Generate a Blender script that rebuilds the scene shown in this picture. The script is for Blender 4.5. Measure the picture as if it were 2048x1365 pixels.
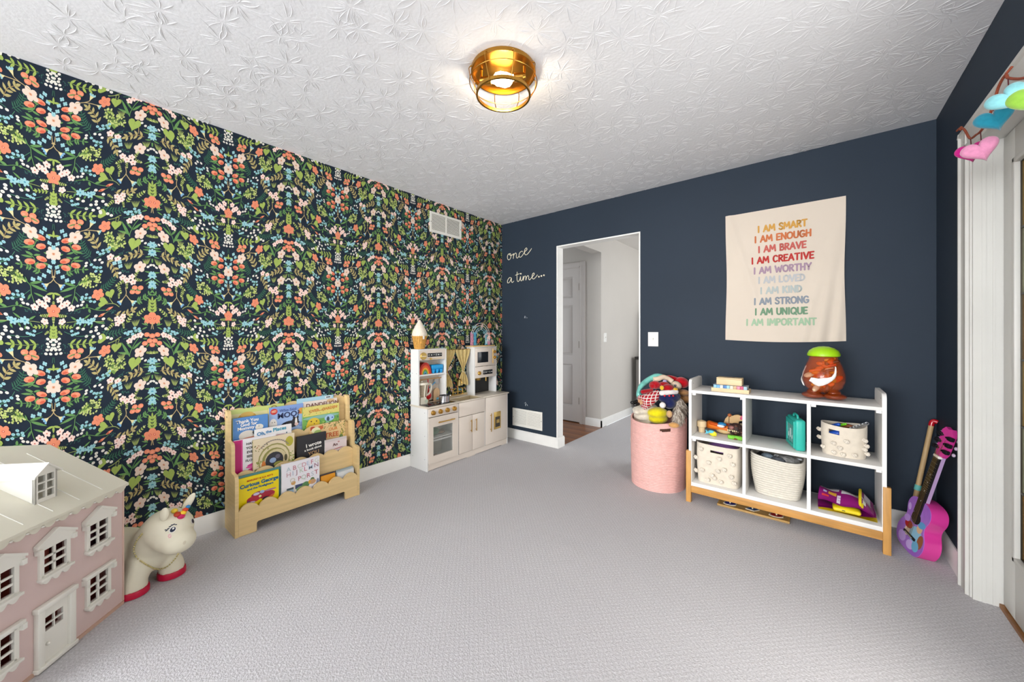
import bpy, bmesh, math, random
from mathutils import Vector, Matrix
for _o in list(bpy.data.objects): bpy.data.objects.remove(_o)
S = bpy.context.scene; COL = S.collection
random.seed(7)
R = math.radians
# ---------------------------------------------------------------- camera, light, exposure
F_PX = 739.0; CXP = 1024.0; CYP = 665.5; CAM = (2.801, -3.243, 1.191); TH = math.atan(604/739.0)
cd = bpy.data.cameras.new('camera'); cam = bpy.data.objects.new('camera', cd); COL.objects.link(cam)
cam.location = CAM; cam.rotation_euler = (math.pi/2, 0, TH)
cd.sensor_width = 36; cd.lens = 36*F_PX/2048; cd.shift_y = -17/2048; cd.clip_start = .02
S.camera = cam
w = bpy.data.worlds.new('sky'); S.world = w; w.use_nodes = True
w.node_tree.nodes['Background'].inputs[0].default_value = (.90, .95, 1.0, 1)
w.node_tree.nodes['Background'].inputs[1].default_value = 1.6
def area(name, loc, rot, sx, sy, power, col=(1, 1, 1)):
    l = bpy.data.lights.new(name, 'AREA'); l.shape = 'RECTANGLE'; l.size = sx; l.size_y = sy; l.energy = power; l.color = col
    o = bpy.data.objects.new(name, l); COL.objects.link(o); o.location = loc; o.rotation_euler = rot
    return o
area('window_daylight', (1.65, -8.15, 1.42), (R(90), 0, 0), 2.9, 1.75, 330, (.97, .985, 1.0))
area('glazed_door_daylight', (3.62, -1.855, 1.12), (0, R(90), 0), 1.65, .62, 25, (1, .95, .88))  # added fill outside the unseen door leaf, evens out the room light
area('hall_daylight', (3.2, 1.9, 1.5), (R(90), 0, R(90)), 1.6, 1.6, 17, (1, .98, .95))
S.view_settings.view_transform = 'Standard'; S.view_settings.look = 'None'; S.view_settings.gamma = 1
S.view_settings.use_curve_mapping = False; S.view_settings.exposure = 0.24
# ---------------------------------------------------------------- helpers
def lin(h):
    h = h.lstrip('#'); out = []
    for i in (0, 2, 4):
        c = int(h[i:i+2], 16)/255; out.append(c/12.92 if c <= .04045 else ((c+.055)/1.055)**2.4)
    return (*out, 1)
EX = (math.cos(TH), -math.sin(TH)); EY = (math.sin(TH), math.cos(TH))
def ray(px, py):
    a = (px-CXP)/F_PX; b = (CYP-py)/F_PX
    return (a*EX[0]+EX[1], a*EY[0]+EY[1], b)
def onx(px, py, x=0):
    r = ray(px, py); t = (x-CAM[0])/r[0]; return (x, CAM[1]+t*r[1], CAM[2]+t*r[2])
MATS = {}
def mat(name, hexc=None, rough=.5, metal=0, noise=None, bump=None, spec=.5, trans=0, ior=1.45, alpha=1, sheen=0, coat=0, emit=None, attr=False, stretch=None, hex2=None, sss=0):
    if name in MATS: return MATS[name]
    m = bpy.data.materials.new(name); m.use_nodes = True; nt = m.node_tree; N = nt.nodes; L = nt.links
    b = N['Principled BSDF']; I = b.inputs
    I['Roughness'].default_value = rough; I['Metallic'].default_value = metal
    I['Specular IOR Level'].default_value = spec; I['IOR'].default_value = ior
    I['Transmission Weight'].default_value = trans; I['Alpha'].default_value = alpha
    I['Sheen Weight'].default_value = sheen; I['Coat Weight'].default_value = coat
    if emit: I['Emission Color'].default_value = lin(emit[0]); I['Emission Strength'].default_value = emit[1]
    tc = N.new('ShaderNodeTexCoord'); vec = tc.outputs['Object']
    if stretch:
        mp = N.new('ShaderNodeMapping'); mp.inputs['Scale'].default_value = stretch; L.new(vec, mp.inputs['Vector']); vec = mp.outputs[0]
    if attr:
        a = N.new('ShaderNodeAttribute'); a.attribute_name = 'Col'; L.new(a.outputs['Color'], I['Base Color'])
    else:
        I['Base Color'].default_value = lin(hexc)
        if noise or hex2:
            sc, am = noise or (8, .15)
            n = N.new('ShaderNodeTexNoise'); n.inputs['Scale'].default_value = sc; n.inputs['Detail'].default_value = 5; L.new(vec, n.inputs['Vector'])
            r = N.new('ShaderNodeValToRGB'); c = lin(hexc)
            c2 = lin(hex2) if hex2 else tuple(min(1, x*(1-am)) for x in c[:3])+(1,)
            c1 = c if hex2 else tuple(min(1, x*(1+am*.5)) for x in c[:3])+(1,)
            r.color_ramp.elements[0].position = .32; r.color_ramp.elements[1].position = .68
            r.color_ramp.elements[0].color = c2; r.color_ramp.elements[1].color = c1
            L.new(n.outputs['Fac'], r.inputs[0]); L.new(r.outputs[0], I['Base Color'])
    if bump:
        n = N.new('ShaderNodeTexNoise'); n.inputs['Scale'].default_value = bump[0]; n.inputs['Detail'].default_value = 3; L.new(vec, n.inputs['Vector'])
        bp = N.new('ShaderNodeBump'); bp.inputs['Strength'].default_value = bump[1]; bp.inputs['Distance'].default_value = bump[2]
        L.new(n.outputs['Fac'], bp.inputs['Height']); L.new(bp.outputs[0], I['Normal'])
    MATS[name] = m; return m
def thing(name, label, cat, loc=(0, 0, 0), rz=0, group=None):
    o = bpy.data.objects.new(name, None); COL.objects.link(o); o.empty_display_size = .05
    o.location = loc; o.rotation_euler = (0, 0, rz); return tag(o, label, cat, group)
def tag(o, label=None, cat=None, group=None, kind=None):
    if label: o['label'] = label
    if cat: o['category'] = cat
    if group: o['group'] = group
    if kind: o['kind'] = kind
    return o
def link(name, me, m, parent=None, label=None, world=False):
    if world and parent is not None:
        M = Matrix.Translation(parent.location) @ Matrix.Rotation(parent.rotation_euler.z, 4, 'Z')
        if parent.parent: M = (Matrix.Translation(parent.parent.location) @ Matrix.Rotation(parent.parent.rotation_euler.z, 4, 'Z')) @ M
        me.transform(M.inverted())
    o = bpy.data.objects.new(name, me); COL.objects.link(o)
    if m is not None: me.materials.append(m)
    if parent is not None: o.parent = parent
    if label: o['label'] = label
    return o
class MB:
    def __init__(s): s.bm = bmesh.new(); s.T = Matrix.Identity(4)
    def v(s, p): return s.bm.verts.new(s.T @ Vector(p))
    def box(s, x0, y0, z0, x1, y1, z1, bev=0, seg=2):
        c = [(x0, y0, z0), (x1, y0, z0), (x1, y1, z0), (x0, y1, z0), (x0, y0, z1), (x1, y0, z1), (x1, y1, z1), (x0, y1, z1)]
        v = [s.v(p) for p in c]
        fs = [s.bm.faces.new([v[i] for i in f]) for f in ((3, 2, 1, 0), (4, 5, 6, 7), (0, 1, 5, 4), (1, 2, 6, 5), (2, 3, 7, 6), (3, 0, 4, 7))]
        if bev > 0:
            es = list({e for f in fs for e in f.edges})
            bmesh.ops.bevel(s.bm, geom=es, offset=bev, segments=seg, affect='EDGES', profile=.5)
        return s
    def ring(s, c, a, b, r, n): return [s.v(Vector(c)+(Vector(a)*math.cos(2*math.pi*i/n)+Vector(b)*math.sin(2*math.pi*i/n))*r) for i in range(n)]
    def skin(s, rings, cap=True, closed=False):
        n = len(rings[0])
        for k in range(len(rings)-(0 if closed else 1)):
            A = rings[k]; B = rings[(k+1) % len(rings)]
            for i in range(n): s.bm.faces.new((A[i], A[(i+1) % n], B[(i+1) % n], B[i]))
        if cap and not closed:
            s.bm.faces.new(rings[0][::-1]); s.bm.faces.new(rings[-1])
        return s
    def tube(s, pts, r, seg=8, closed=False, cap=True):
        pts = [Vector(p) for p in pts]; n = len(pts); rr = r if isinstance(r, (list, tuple)) else [r]*n
        rings = []; prev = None
        for i in range(n):
            if closed: t = pts[(i+1) % n]-pts[i-1]
            else: t = pts[min(i+1, n-1)]-pts[max(i-1, 0)]
            t.normalize()
            if prev is None:
                a = t.orthogonal().normalized()
            else:
                a = prev-t*prev.dot(t)
                a = a.normalized() if a.length > 1e-6 else t.orthogonal().normalized()
            prev = a; rings.append(s.ring(pts[i], a, t.cross(a), rr[i], seg))
        return s.skin(rings, cap, closed)
    def cyl(s, p0, p1, r, r1=None, seg=20): return s.tube([p0, p1], [r, r if r1 is None else r1], seg)
    def lathe(s, prof, c=(0, 0, 0), seg=28, cap=True, axis='z', sx=1, sy=1):
        rings = []
        for (r, z) in prof:
            ring = []
            for i in range(seg):
                a = 2*math.pi*i/seg; x = r*math.cos(a)*sx; y = r*math.sin(a)*sy
                p = {'z': (x, y, z), 'y': (x, z, -y), 'x': (z, x, y)}[axis]
                ring.append(s.v((c[0]+p[0], c[1]+p[1], c[2]+p[2])))
            rings.append(ring)
        return s.skin(rings, cap)
    def ell(s, c, r, seg=16, rings=10, rot=None):
        if not isinstance(r, (tuple, list)): r = (r, r, r)
        Mr = rot or Matrix.Identity(3); rs = []
        for k in range(1, rings):
            ph = math.pi*k/rings; rs.append([s.v(Vector(c)+Mr @ Vector((r[0]*math.sin(ph)*math.cos(2*math.pi*i/seg), r[1]*math.sin(ph)*math.sin(2*math.pi*i/seg), -r[2]*math.cos(ph)))) for i in range(seg)])
        s.skin(rs, False); b = s.v(Vector(c)+Mr @ Vector((0, 0, -r[2]))); t = s.v(Vector(c)+Mr @ Vector((0, 0, r[2])))
        for i in range(seg):
            s.bm.faces.new((b, rs[0][(i+1) % seg], rs[0][i])); s.bm.faces.new((t, rs[-1][i], rs[-1][(i+1) % seg]))
        return s
    def cap2(s, p0, p1, r0, r1, seg=14):   # capsule with two radii
        p0, p1 = Vector(p0), Vector(p1); t = (p1-p0).normalized(); a = t.orthogonal().normalized(); b = t.cross(a); rs = []
        for k in range(5):
            ph = math.pi/2*(k+.25)/5; rs.append(s.ring(p0-t*r0*math.cos(ph), a, b, r0*math.sin(ph), seg))
        for k in range(5):
            ph = math.pi/2*(k+.25)/5; rs.append(s.ring(p1+t*r1*math.sin(ph), a, b, r1*math.cos(ph), seg))
        return s.skin(rs)
    def prism(s, poly, d0, d1, fr):   # poly in (a,b); fr(a,b,c)->xyz
        A = [s.v(fr(a, b, d0)) for a, b in poly]; B = [s.v(fr(a, b, d1)) for a, b in poly]
        n = len(poly); s.bm.faces.new(A[::-1]); s.bm.faces.new(B)
        for i in range(n): s.bm.faces.new((A[i], A[(i+1) % n], B[(i+1) % n], B[i]))
        return s
    def grid(s, f, nu, nv, closeu=False):
        V = [[s.v(f(i/nu, j/nv)) for i in range(nu if closeu else nu+1)] for j in range(nv+1)]
        for j in range(nv):
            for i in range(nu):
                s.bm.faces.new((V[j][i], V[j][(i+1) % len(V[j])], V[j+1][(i+1) % len(V[j])], V[j+1][i]))
        return s
    def mesh(s, name='mesh', smooth=True, fix=True):
        if fix: bmesh.ops.recalc_face_normals(s.bm, faces=s.bm.faces[:])
        me = bpy.data.meshes.new(name); s.bm.to_mesh(me); s.bm.free()
        if smooth:
            me.polygons.foreach_set('use_smooth', [True]*len(me.polygons)); me.set_sharp_from_angle(angle=R(38))
        return me
    def build(s, name, m, parent=None, label=None, world=False, smooth=True):
        return link(name, s.mesh(name, smooth), m, parent, label, world)
def blob(mb, voxel, it=6, dec=None):   # melt overlapping shapes into one continuous skin
    me = mb.mesh('tmp', False); o = bpy.data.objects.new('tmp', me); COL.objects.link(o)
    a = o.modifiers.new('r', 'REMESH'); a.mode = 'VOXEL'; a.voxel_size = voxel
    b = o.modifiers.new('s', 'SMOOTH'); b.iterations = it; b.factor = .6
    dg = bpy.context.evaluated_depsgraph_get(); out = bpy.data.meshes.new_from_object(o.evaluated_get(dg))
    bpy.data.objects.remove(o); out.polygons.foreach_set('use_smooth', [True]*len(out.polygons)); out.materials.clear(); return out
class PR:    # flat print: coloured polygons laid on a surface
    def __init__(s): s.V = []; s.Fc = []; s.C = []
    def poly(s, pts, hexc):
        i = len(s.V); s.V += pts; s.Fc.append(tuple(range(i, i+len(pts)))); s.C.append(lin(hexc))
    def build(s, name, fr, parent=None, m=None, label=None, world=False):
        me = bpy.data.meshes.new(name); me.from_pydata([fr(*p) for p in s.V], [], s.Fc); me.update()
        at = me.color_attributes.new('Col', 'FLOAT_COLOR', 'CORNER'); d = []
        for f, c in zip(s.Fc, s.C): d += list(c)*len(f)
        at.data.foreach_set('color', d)
        return link(name, me, m or mat('print', attr=True, rough=.6), parent, label, world)
def ngon(c, rx, ry=None, n=10, rot=0):
    ry = ry or rx; ca, sa = math.cos(rot), math.sin(rot); out = []
    for i in range(n):
        x = rx*math.cos(2*math.pi*i/n); y = ry*math.sin(2*math.pi*i/n); out.append((c[0]+x*ca-y*sa, c[1]+x*sa+y*ca))
    return out
def rect(x0, y0, x1, y1): return [(x0, y0), (x1, y0), (x1, y1), (x0, y1)]
def text_mesh(body, size, bold=0.0, align='CENTER', ext=0, shear=0):
    c = bpy.data.curves.new('t', 'FONT'); c.body = body; c.size = size; c.align_x = align; c.offset = bold; c.extrude = ext; c.shear = shear
    c.resolution_u = 3
    o = bpy.data.objects.new('t', c); COL.objects.link(o)
    dg = bpy.context.evaluated_depsgraph_get(); me = bpy.data.meshes.new_from_object(o.evaluated_get(dg)); bpy.data.objects.remove(o); me.materials.clear()
    return me
def put_text(body, size, m, parent, fr, name='title', bold=0.0, align='CENTER', rot=0, at=(0, 0), shear=0, label=None):
    me = text_mesh(body, size, bold, align, 0, shear); ca, sa = math.cos(rot), math.sin(rot)
    for v in me.vertices:
        x, y = v.co.x, v.co.y; v.co = Vector(fr(at[0]+x*ca-y*sa, at[1]+x*sa+y*ca))
    return link(name, me, m, parent, label)
def crom(pts, n=8, closed=False):   # Catmull-Rom through points
    P_ = [Vector(p) for p in pts]; out = []; L = len(P_)
    for i in range(L if closed else L-1):
        g = (lambda k: P_[k % L]) if closed else (lambda k: P_[max(0, min(L-1, k))])
        p0, p1, p2, p3 = g(i-1), g(i), g(i+1), g(i+2)
        for k in range(n):
            t = k/n; out.append(.5*((2*p1)+(p2-p0)*t+(2*p0-5*p1+4*p2-p3)*t*t+(3*p1-p0-3*p2+p3)*t*t*t))
    if not closed: out.append(P_[-1])
    return out
def struct(name, mb, m, label=None, parent=None):
    o = mb.build(name, m, parent, label)
    o['kind'] = 'structure'; return o
# shared materials
WHITE = mat('white_paint', 'e9e8e4', .45, bump=(60, .06, .002))
TRIMW = mat('trim_white', 'edece8', .4, noise=(6, .04))
CREAM = mat('cream_plastic', 'e6e2d2', .38)
GOLD = mat('brass', 'c8a055', .28, 1)
GOLDP = mat('gold_paint', 'c9a860', .35, .75)
BLACKP = mat('black_plastic', '17171a', .3)
# ---------------------------------------------------------------- the room
W = 3.355; HT = 2.44; YF = -8.0; YM = -4.4  # unseen stretch from YM to YF lengthens the room so window light falls evenly
def carpet_mat():
    m = bpy.data.materials.new('carpet'); m.use_nodes = True; N = m.node_tree.nodes; L = m.node_tree.links; b = N['Principled BSDF']
    b.inputs['Roughness'].default_value = .95; b.inputs['Specular IOR Level'].default_value = .1; b.inputs['Sheen Weight'].default_value = .15
    tc = N.new('ShaderNodeTexCoord')
    mp = N.new('ShaderNodeMapping'); mp.inputs['Rotation'].default_value = (0, 0, R(45)); L.new(tc.outputs['Object'], mp.inputs[0])
    w1 = N.new('ShaderNodeTexWave'); w1.inputs['Scale'].default_value = 17; w1.inputs['Distortion'].default_value = 1.6; w1.inputs['Detail'].default_value = 2; w1.inputs['Detail Scale'].default_value = 6
    w2 = N.new('ShaderNodeTexWave'); w2.bands_direction = 'Y'; w2.inputs['Scale'].default_value = 17; w2.inputs['Distortion'].default_value = 1.6; w2.inputs['Detail'].default_value = 2; w2.inputs['Detail Scale'].default_value = 6
    L.new(mp.outputs[0], w1.inputs[0]); L.new(mp.outputs[0], w2.inputs[0])
    mx = N.new('ShaderNodeMath'); mx.operation = 'MULTIPLY'; L.new(w1.outputs['Fac'], mx.inputs[0]); L.new(w2.outputs['Fac'], mx.inputs[1])
    n = N.new('ShaderNodeTexNoise'); n.inputs['Scale'].default_value = 170; n.inputs['Detail'].default_value = 3; L.new(tc.outputs['Object'], n.inputs[0])
    n2 = N.new('ShaderNodeTexNoise'); n2.inputs['Scale'].default_value = 2.2; n2.inputs['Detail'].default_value = 3; L.new(tc.outputs['Object'], n2.inputs[0])
    ad = N.new('ShaderNodeMath'); ad.operation = 'MULTIPLY_ADD'; ad.inputs[1].default_value = .16; L.new(mx.outputs[0], ad.inputs[0]); L.new(n.outputs['Fac'], ad.inputs[2])
    r = N.new('ShaderNodeValToRGB'); r.color_ramp.elements[0].position = .25; r.color_ramp.elements[1].position = .9
    r.color_ramp.elements[0].color = lin('a9a7aa'); r.color_ramp.elements[1].color = lin('d9d7da'); L.new(ad.outputs[0], r.inputs[0])
    mix = N.new('ShaderNodeMixRGB'); mix.blend_type = 'MULTIPLY'; mix.inputs[0].default_value = .25
    r2 = N.new('ShaderNodeValToRGB'); r2.color_ramp.elements[0].color = lin('dcd8d9'); r2.color_ramp.elements[1].color = lin('ffffff'); L.new(n2.outputs['Fac'], r2.inputs[0])
    L.new(r.outputs[0], mix.inputs[1]); L.new(r2.outputs[0], mix.inputs[2]); L.new(mix.outputs[0], b.inputs['Base Color'])
    bp = N.new('ShaderNodeBump'); bp.inputs['Strength'].default_value = .55; bp.inputs['Distance'].default_value = .006; L.new(ad.outputs[0], bp.inputs['Height']); L.new(bp.outputs[0], b.inputs['Normal'])
    return m
CEIL = mat('stomped_ceiling', 'e8e9ec', .75, bump=(70, .25, .004), spec=.2)
CARPET = carpet_mat()
NAVY = mat('navy_wall_paint', '293441', .62, noise=(1.4, .07), bump=(90, .08, .002), spec=.28)
GREYW = mat('hall_wall_paint', 'c9c4bd', .6, noise=(2, .03))
GROUND = mat('wallpaper_ground', '1b2635', .6, noise=(30, .1), spec=.25)
struct('floor', MB().box(0, YF, -.05, W+.3, .1, 0), CARPET, 'pale greige patterned carpet covering the playroom floor')
struct('floor', MB().box(.75, .1, -.05, 3.6, 3.2, 0), CARPET, 'greige carpet continuing beyond the doorway')
hw = struct('floor', MB().box(-1, .1, -.05, .75, 1.22, -.012), mat('subfloor', '5a3418', .6), 'brown hardwood boards of the hallway floor')
PLK = [mat('oak_plank_%d' % i, h, .32, noise=(5, .25), stretch=(1.2, 14, 1), coat=.2) for i, h in enumerate(('8a5126', '9a5f30', '7c4620'))]
pm = [MB().box(-.8, 0, 0, .8, .0575, .012).mesh('plank') for _ in range(3)]
for k in range(17):
    o = link('plank', pm[k % 3], None, hw); o.location = (-.05-.0*k, .102+k*.0585, -.012)
    if not pm[k % 3].materials: pm[k % 3].materials.append(PLK[k % 3])
ceil_ = struct('ceiling', MB().box(-.1, YF, HT, W+.2, .1, HT+.1), CEIL, 'white stomped-texture ceiling')
def stomp():   # crow's-foot plaster: starbursts of raised ridges
    rs = random.Random(11); V = []; Fc = []
    for gy in range(-26, 1):
        for gx in range(0, 22):
            cx = gx*.158+rs.uniform(-.05, .05)+(gy % 2)*.08; cy = gy*.142+rs.uniform(-.05, .05)
            if not (0 < cx < W and -3.3 < cy < -.0): continue
            n = rs.randint(13, 18); a0 = rs.random()*6.28
            for k in range(n):
                a = a0+2*math.pi*k/n+rs.uniform(-.2, .2); r0 = rs.uniform(.004, .03); r1 = r0+rs.uniform(.035, .095); bend = rs.uniform(-.35, .35); h = rs.uniform(.0010, .0024); wd = rs.uniform(.0016, .0032)
                i0 = len(V); m_ = 5
                for q in range(m_+1):
                    f = q/m_; r = r0+(r1-r0)*f; aa = a+bend*f*f; x, y = cx+math.cos(aa)*r, cy+math.sin(aa)*r; nx, ny = -math.sin(aa), math.cos(aa); t = math.sin(math.pi*(.1+.88*f))
                    for u, hh in ((-1, 0), (0, 1), (1, 0)):
                        V.append((min(W, max(0, x+nx*wd*u)), min(0, y+ny*wd*u), HT-hh*h*t+(.0003 if hh == 0 else 0)))
                for q in range(m_):
                    b = i0+q*3
                    for u in (0, 1): Fc.append((b+u, b+u+1, b+u+4, b+u+3))
    me = bpy.data.meshes.new('stomp_ridges'); me.from_pydata(V, [], Fc); me.update()
    me.polygons.foreach_set('use_smooth', [True]*len(me.polygons))
    o = link('stomp_ridges', me, CEIL, ceil_); o['kind'] = 'stuff'
stomp()
struct('ceiling', MB().box(-1, .1, HT, 3.6, 3.2, HT+.1), mat('hall_ceiling', 'dedad4', .7), 'plain hallway ceiling')
wl = struct('wall_left', MB().box(-.12, YM, 0, 0, .1, HT), GROUND, 'wall covered in dark floral wallpaper')
struct('wall_left', MB().box(-.12, YF, 0, 0, YM, HT), WHITE, 'plain white wall continuing behind the viewer')  # added extension out of view, kept pale for bounce
struct('wall_right', MB().box(W, YF, 0, W+.12, YM, HT), WHITE, 'plain white wall behind the viewer on the right')  # matching added wall out of view, pale for bounce
mb = MB().box(0, 0, 0, .745, .1, HT).box(1.614, 0, 0, W+.12, .1, HT).box(.745, 0, 2.083, 1.614, .1, HT)
struct('wall_back', mb, NAVY, 'navy painted wall with the open doorway')
D0, D1 = -.65, -2.25
mb = MB().box(W, D0, 0, W+.12, 0, HT).box(W, YM, 0, W+.12, D1, HT).box(W, D1, 2.045, W+.12, D0, HT)
struct('wall_right', mb, NAVY, 'navy painted wall with the glazed doors')
mb = MB().box(0, YF-.1, 0, .2, YF, HT).box(3.1, YF-.1, 0, W+.12, YF, HT).box(.2, YF-.1, 0, 3.1, YF, .52).box(.2, YF-.1, 2.3, 3.1, YF, HT)
struct('wall_front', mb, WHITE, 'white wall behind the viewer with a wide window')
mb = MB()
for x in (.2, 1.15, 2.1, 3.05): mb.box(x, YF-.06, .52, x+.05, YF-.02, 2.3)
mb.box(.2, YF-.06, .52, 3.1, YF-.02, .57).box(.2, YF-.06, 2.25, 3.1, YF-.02, 2.3)
struct('window_1', mb, TRIMW, 'wide white framed window behind the viewer')
# hall beyond the doorway
mb = MB().box(-1, 1.06, 0, .1, 1.16, HT).box(.51, 1.06, 0, .73, 1.16, HT).box(.1, 1.06, 2.07, .51, 1.16, HT).box(.6, 1.16, 0, .73, 3.2, HT).box(-1, 1.16, 0, .6, 1.2, HT)  # last box: unseen slab added behind the door to block light leaks
struct('wall_hall', mb, GREYW, 'light grey hallway wall with the panelled door')
struct('wall_hall', MB().box(.6, .1, 2.2, .73, 1.06, HT), GREYW, 'grey dropped header between the hall and the next room')
struct('wall_hall', MB().box(.6, 3.2, 0, 3.6, 3.3, HT), GREYW, 'far grey wall of the next room')
struct('wall_hall', MB().box(-1.1, .1, 0, -1, 1.16, HT), GREYW, 'end wall of the hallway')
# doorway lining
mb = MB().box(.745, -.003, 0, .757, .103, 2.083).box(1.602, -.003, 0, 1.614, .103, 2.083).box(.757, -.003, 2.071, 1.602, .103, 2.083)
struct('trim_1', mb, TRIMW, 'white lining boards of the open doorway')
def bb_prof(t=.015, h=.105): return [(0, 0), (t, 0), (t, h-.016), (t*.55, h-.006), (t*.4, h), (0, h)]
def baseboard(name, p0, p1, nrm, label, h=.105):
    d = Vector((p1[0]-p0[0], p1[1]-p0[1], 0)); mb = MB()
    mb.prism(bb_prof(h=h), 0, d.length, lambda a, b, c: (p0[0]+nrm[0]*a+d.x/d.length*c, p0[1]+nrm[1]*a+d.y/d.length*c, b))
    return struct(name, mb, TRIMW, label)
baseboard('baseboard_left', (0, YF), (0, 0), (1, 0), 'white baseboard along the wallpapered wall')
baseboard('baseboard_back', (0, 0), (.757, 0), (0, -1), 'white baseboard left of the doorway')
baseboard('baseboard_back', (.757, -.015), (.757, .115), (1, 0), 'short white baseboard return inside the doorway')
baseboard('baseboard_back', (1.602, 0), (W, 0), (0, -1), 'white baseboard behind the toy shelf')
baseboard('baseboard_right', (W, 0), (W, -.541), (-1, 0), 'white baseboard beside the door casing')
baseboard('baseboard_hall', (.51, 1.06), (.745, 1.06), (0, -1), 'white baseboard beside the hall door', .1)
baseboard('baseboard_hall', (.73, 1.045), (.73, 3.2), (1, 0), 'white baseboard along the far grey wall', .1)
# ---------------------------------------------------------------- hall door
DOORP = mat('door_paint', 'd6d0cb', .45)
def panel_door(name, label, x0, x1, z0, z1, y, th, m):
    root = tag(thing(name, label, None, ((x0+x1)/2, y, 0)), kind='structure')
    w_ = x1-x0; st = w_*.16; xm = (x0+x1)/2; ms = w_*.07
    rails = [z0, z0+.2, z0+.2+.56, z0+.88, z0+.88+.66, z0+1.64, z0+1.92, z1]
    mb = MB().box(x0, y, z0, x0+st, y+th, z1).box(x1-st, y, z0, x1, y+th, z1).box(xm-ms, y, z0, xm+ms, y+th, z1)
    for a, b in ((z0, z0+.2), (z0+.76, z0+.88), (z0+1.54, z0+1.64), (z0+1.92, z1)): mb.box(x0+st, y, a, x1-st, y+th, b)
    mb.box(x0, y+.022, z0, x1, y+th-.005, z1)
    mb.build('door_leaf', m, root, world=True)
    for (a, b) in ((x0+st, xm-ms), (xm+ms, x1-st)):
        for (c, d) in ((z0+.2, z0+.76), (z0+.88, z0+1.54), (z0+1.64, z0+1.92)):
            pb = MB(); i = .016; A = [(a+i, c+i), (b-i, c+i), (b-i, d-i), (a+i, d-i)]; j = .042; B = [(a+j, c+j), (b-j, c+j), (b-j, d-j), (a+j, d-j)]
            va = [pb.v((p[0], y+.02, p[1])) for p in A]; vb = [pb.v((p[0], y+.004, p[1])) for p in B]; pb.bm.faces.new(vb)
            for k in range(4): pb.bm.faces.new((va[k], va[(k+1) % 4], vb[(k+1) % 4], vb[k]))
            pb.build('raised_panel', m, root, world=True)
    for z in (z0+.28, z0+1.02, z0+1.78):
        MB().cyl((x1+.004, y-.006, z-.045), (x1+.004, y-.006, z+.045), .007, seg=10).box(x1-.022, y-.003, z-.045, x1+.004, y, z+.045).build('hinge', mat('hinge_steel', '8d8478', .4, .9), root, world=True)
    return root
panel_door('door_1', 'white six-panel hall door seen through the doorway', -.30, .43, .012, 2.045, 1.07, .035, DOORP)
mb = MB().box(.43, 1.045, 0, .445, 1.13, 2.06).box(-.36, 1.045, 2.045, .445, 1.13, 2.06)
mb.box(.443, 1.04, 0, .515, 1.061, 2.115, .004).box(-.4, 1.041, 2.055, .514, 1.061, 2.114, .004).box(.455, 1.036, 0, .47, 1.05, 2.07)
struct('trim_2', mb, DOORP, 'white casing round the hall door')
# dark-topped cabinet far beyond the doorway
t = thing('kitchen_cabinet', 'grey cabinet with dark countertop glimpsed beyond the doorway', 'cabinet', (1.05, 2.3, 0))
MB().box(.80, 2.05, .09, 1.4, 2.65, .80, .004).box(.83, 2.09, 0, 1.4, 2.6, .09).build('body', mat('cabinet_grey', '77736f', .5), t, world=True)
MB().box(.82, 2.035, .12, 1.38, 2.05, .77, .004).build('cabinet_door', mat('cabinet_grey'), t, world=True)
MB().box(.785, 2.03, .80, 1.42, 2.67, .84, .004).build('countertop', mat('dark_stone', '2a2827', .25), t, world=True)
t = thing('wall_mirror', 'grey appliance standing on the countertop beyond the doorway', 'appliance', (1.05, 2.5, .84))
MB().box(.86, 2.3, .84, 1.35, 2.62, 1.52, .012).build('body', mat('appliance_grey', '8b8884', .35, .3), t, world=True)
MB().box(.90, 2.29, .90, 1.31, 2.3, 1.46, .004).build('front_panel', mat('appliance_dark', '5f5c59', .25), t, world=True)
t.name = 'counter_appliance'
# ---------------------------------------------------------------- right wall: casing, jamb, glazed door
CASW = mat('casing_white', 'cbcac5', .42, noise=(3, .05), bump=(25, .05, .002))
def casing_prof(): return [(0, 0), (0, .026), (.018, .028), (.024, .02), (.072, .017), (.080, .022), (.094, .022), (.100, .012), (.109, .010), (.109, 0)]
mb = MB(); pr_ = casing_prof()
mb.prism(pr_, 0, 2.125, lambda a, b, c: (W-b, -.541-a, c))
mb.prism(pr_, -.541, -2.36, lambda a, b, c: (W-b, c, 2.125-a))
mb.prism(pr_, 0, 2.125, lambda a, b, c: (W-b, -2.36+a, c))
struct('trim_3', mb, CASW, 'white moulded casing round the glazed doors')
mb = MB().box(W-.005, -.665, 0, W+.12, -.645, 2.045).box(W-.005, -2.255, 2.03, W+.12, -.645, 2.047).box(W-.005, -2.255, 0, W+.12, -2.235, 2.045)
mb.box(W+.02, -.668, 0, W+.032, -.660, 2.03).box(W+.05, -.668, 0, W+.056, -.660, 2.03)
struct('trim_4', mb, CASW, 'white door jamb beside the glazed doors')
dr = tag(thing('door_2', 'white glazed door with leaded amber glass beside the casing', None, (W+.09, -1.06, 0)), kind='structure')
X0, X1 = W+.078, W+.115
ya, yb = -.672, -1.455
mb = MB().box(X0, ya-.115, .02, X1, ya, 2.026, .003).box(X0, yb, .02, X1, yb+.115, 2.026, .003).box(X0, yb+.115, 1.90, X1, ya-.115, 2.026, .003).box(X0, yb+.115, .02, X1, ya-.115, .26, .003)
mb.build('door_leaf', CASW, dr, world=True)
mb = MB()
for a, b, c, d in ((ya-.115-.022, .26, ya-.115, 1.90), (yb+.115, .26, yb+.137, 1.90)): mb.box(X0-.008, a, b, X1-.02, c, d, .004)
mb.box(X0-.008, yb+.115, 1.878, X1-.02, ya-.115, 1.90, .004).box(X0-.008, yb+.115, .26, X1-.02, ya-.115, .282, .004)
mb.build('glazing_bead', CASW, dr, world=True)
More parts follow.
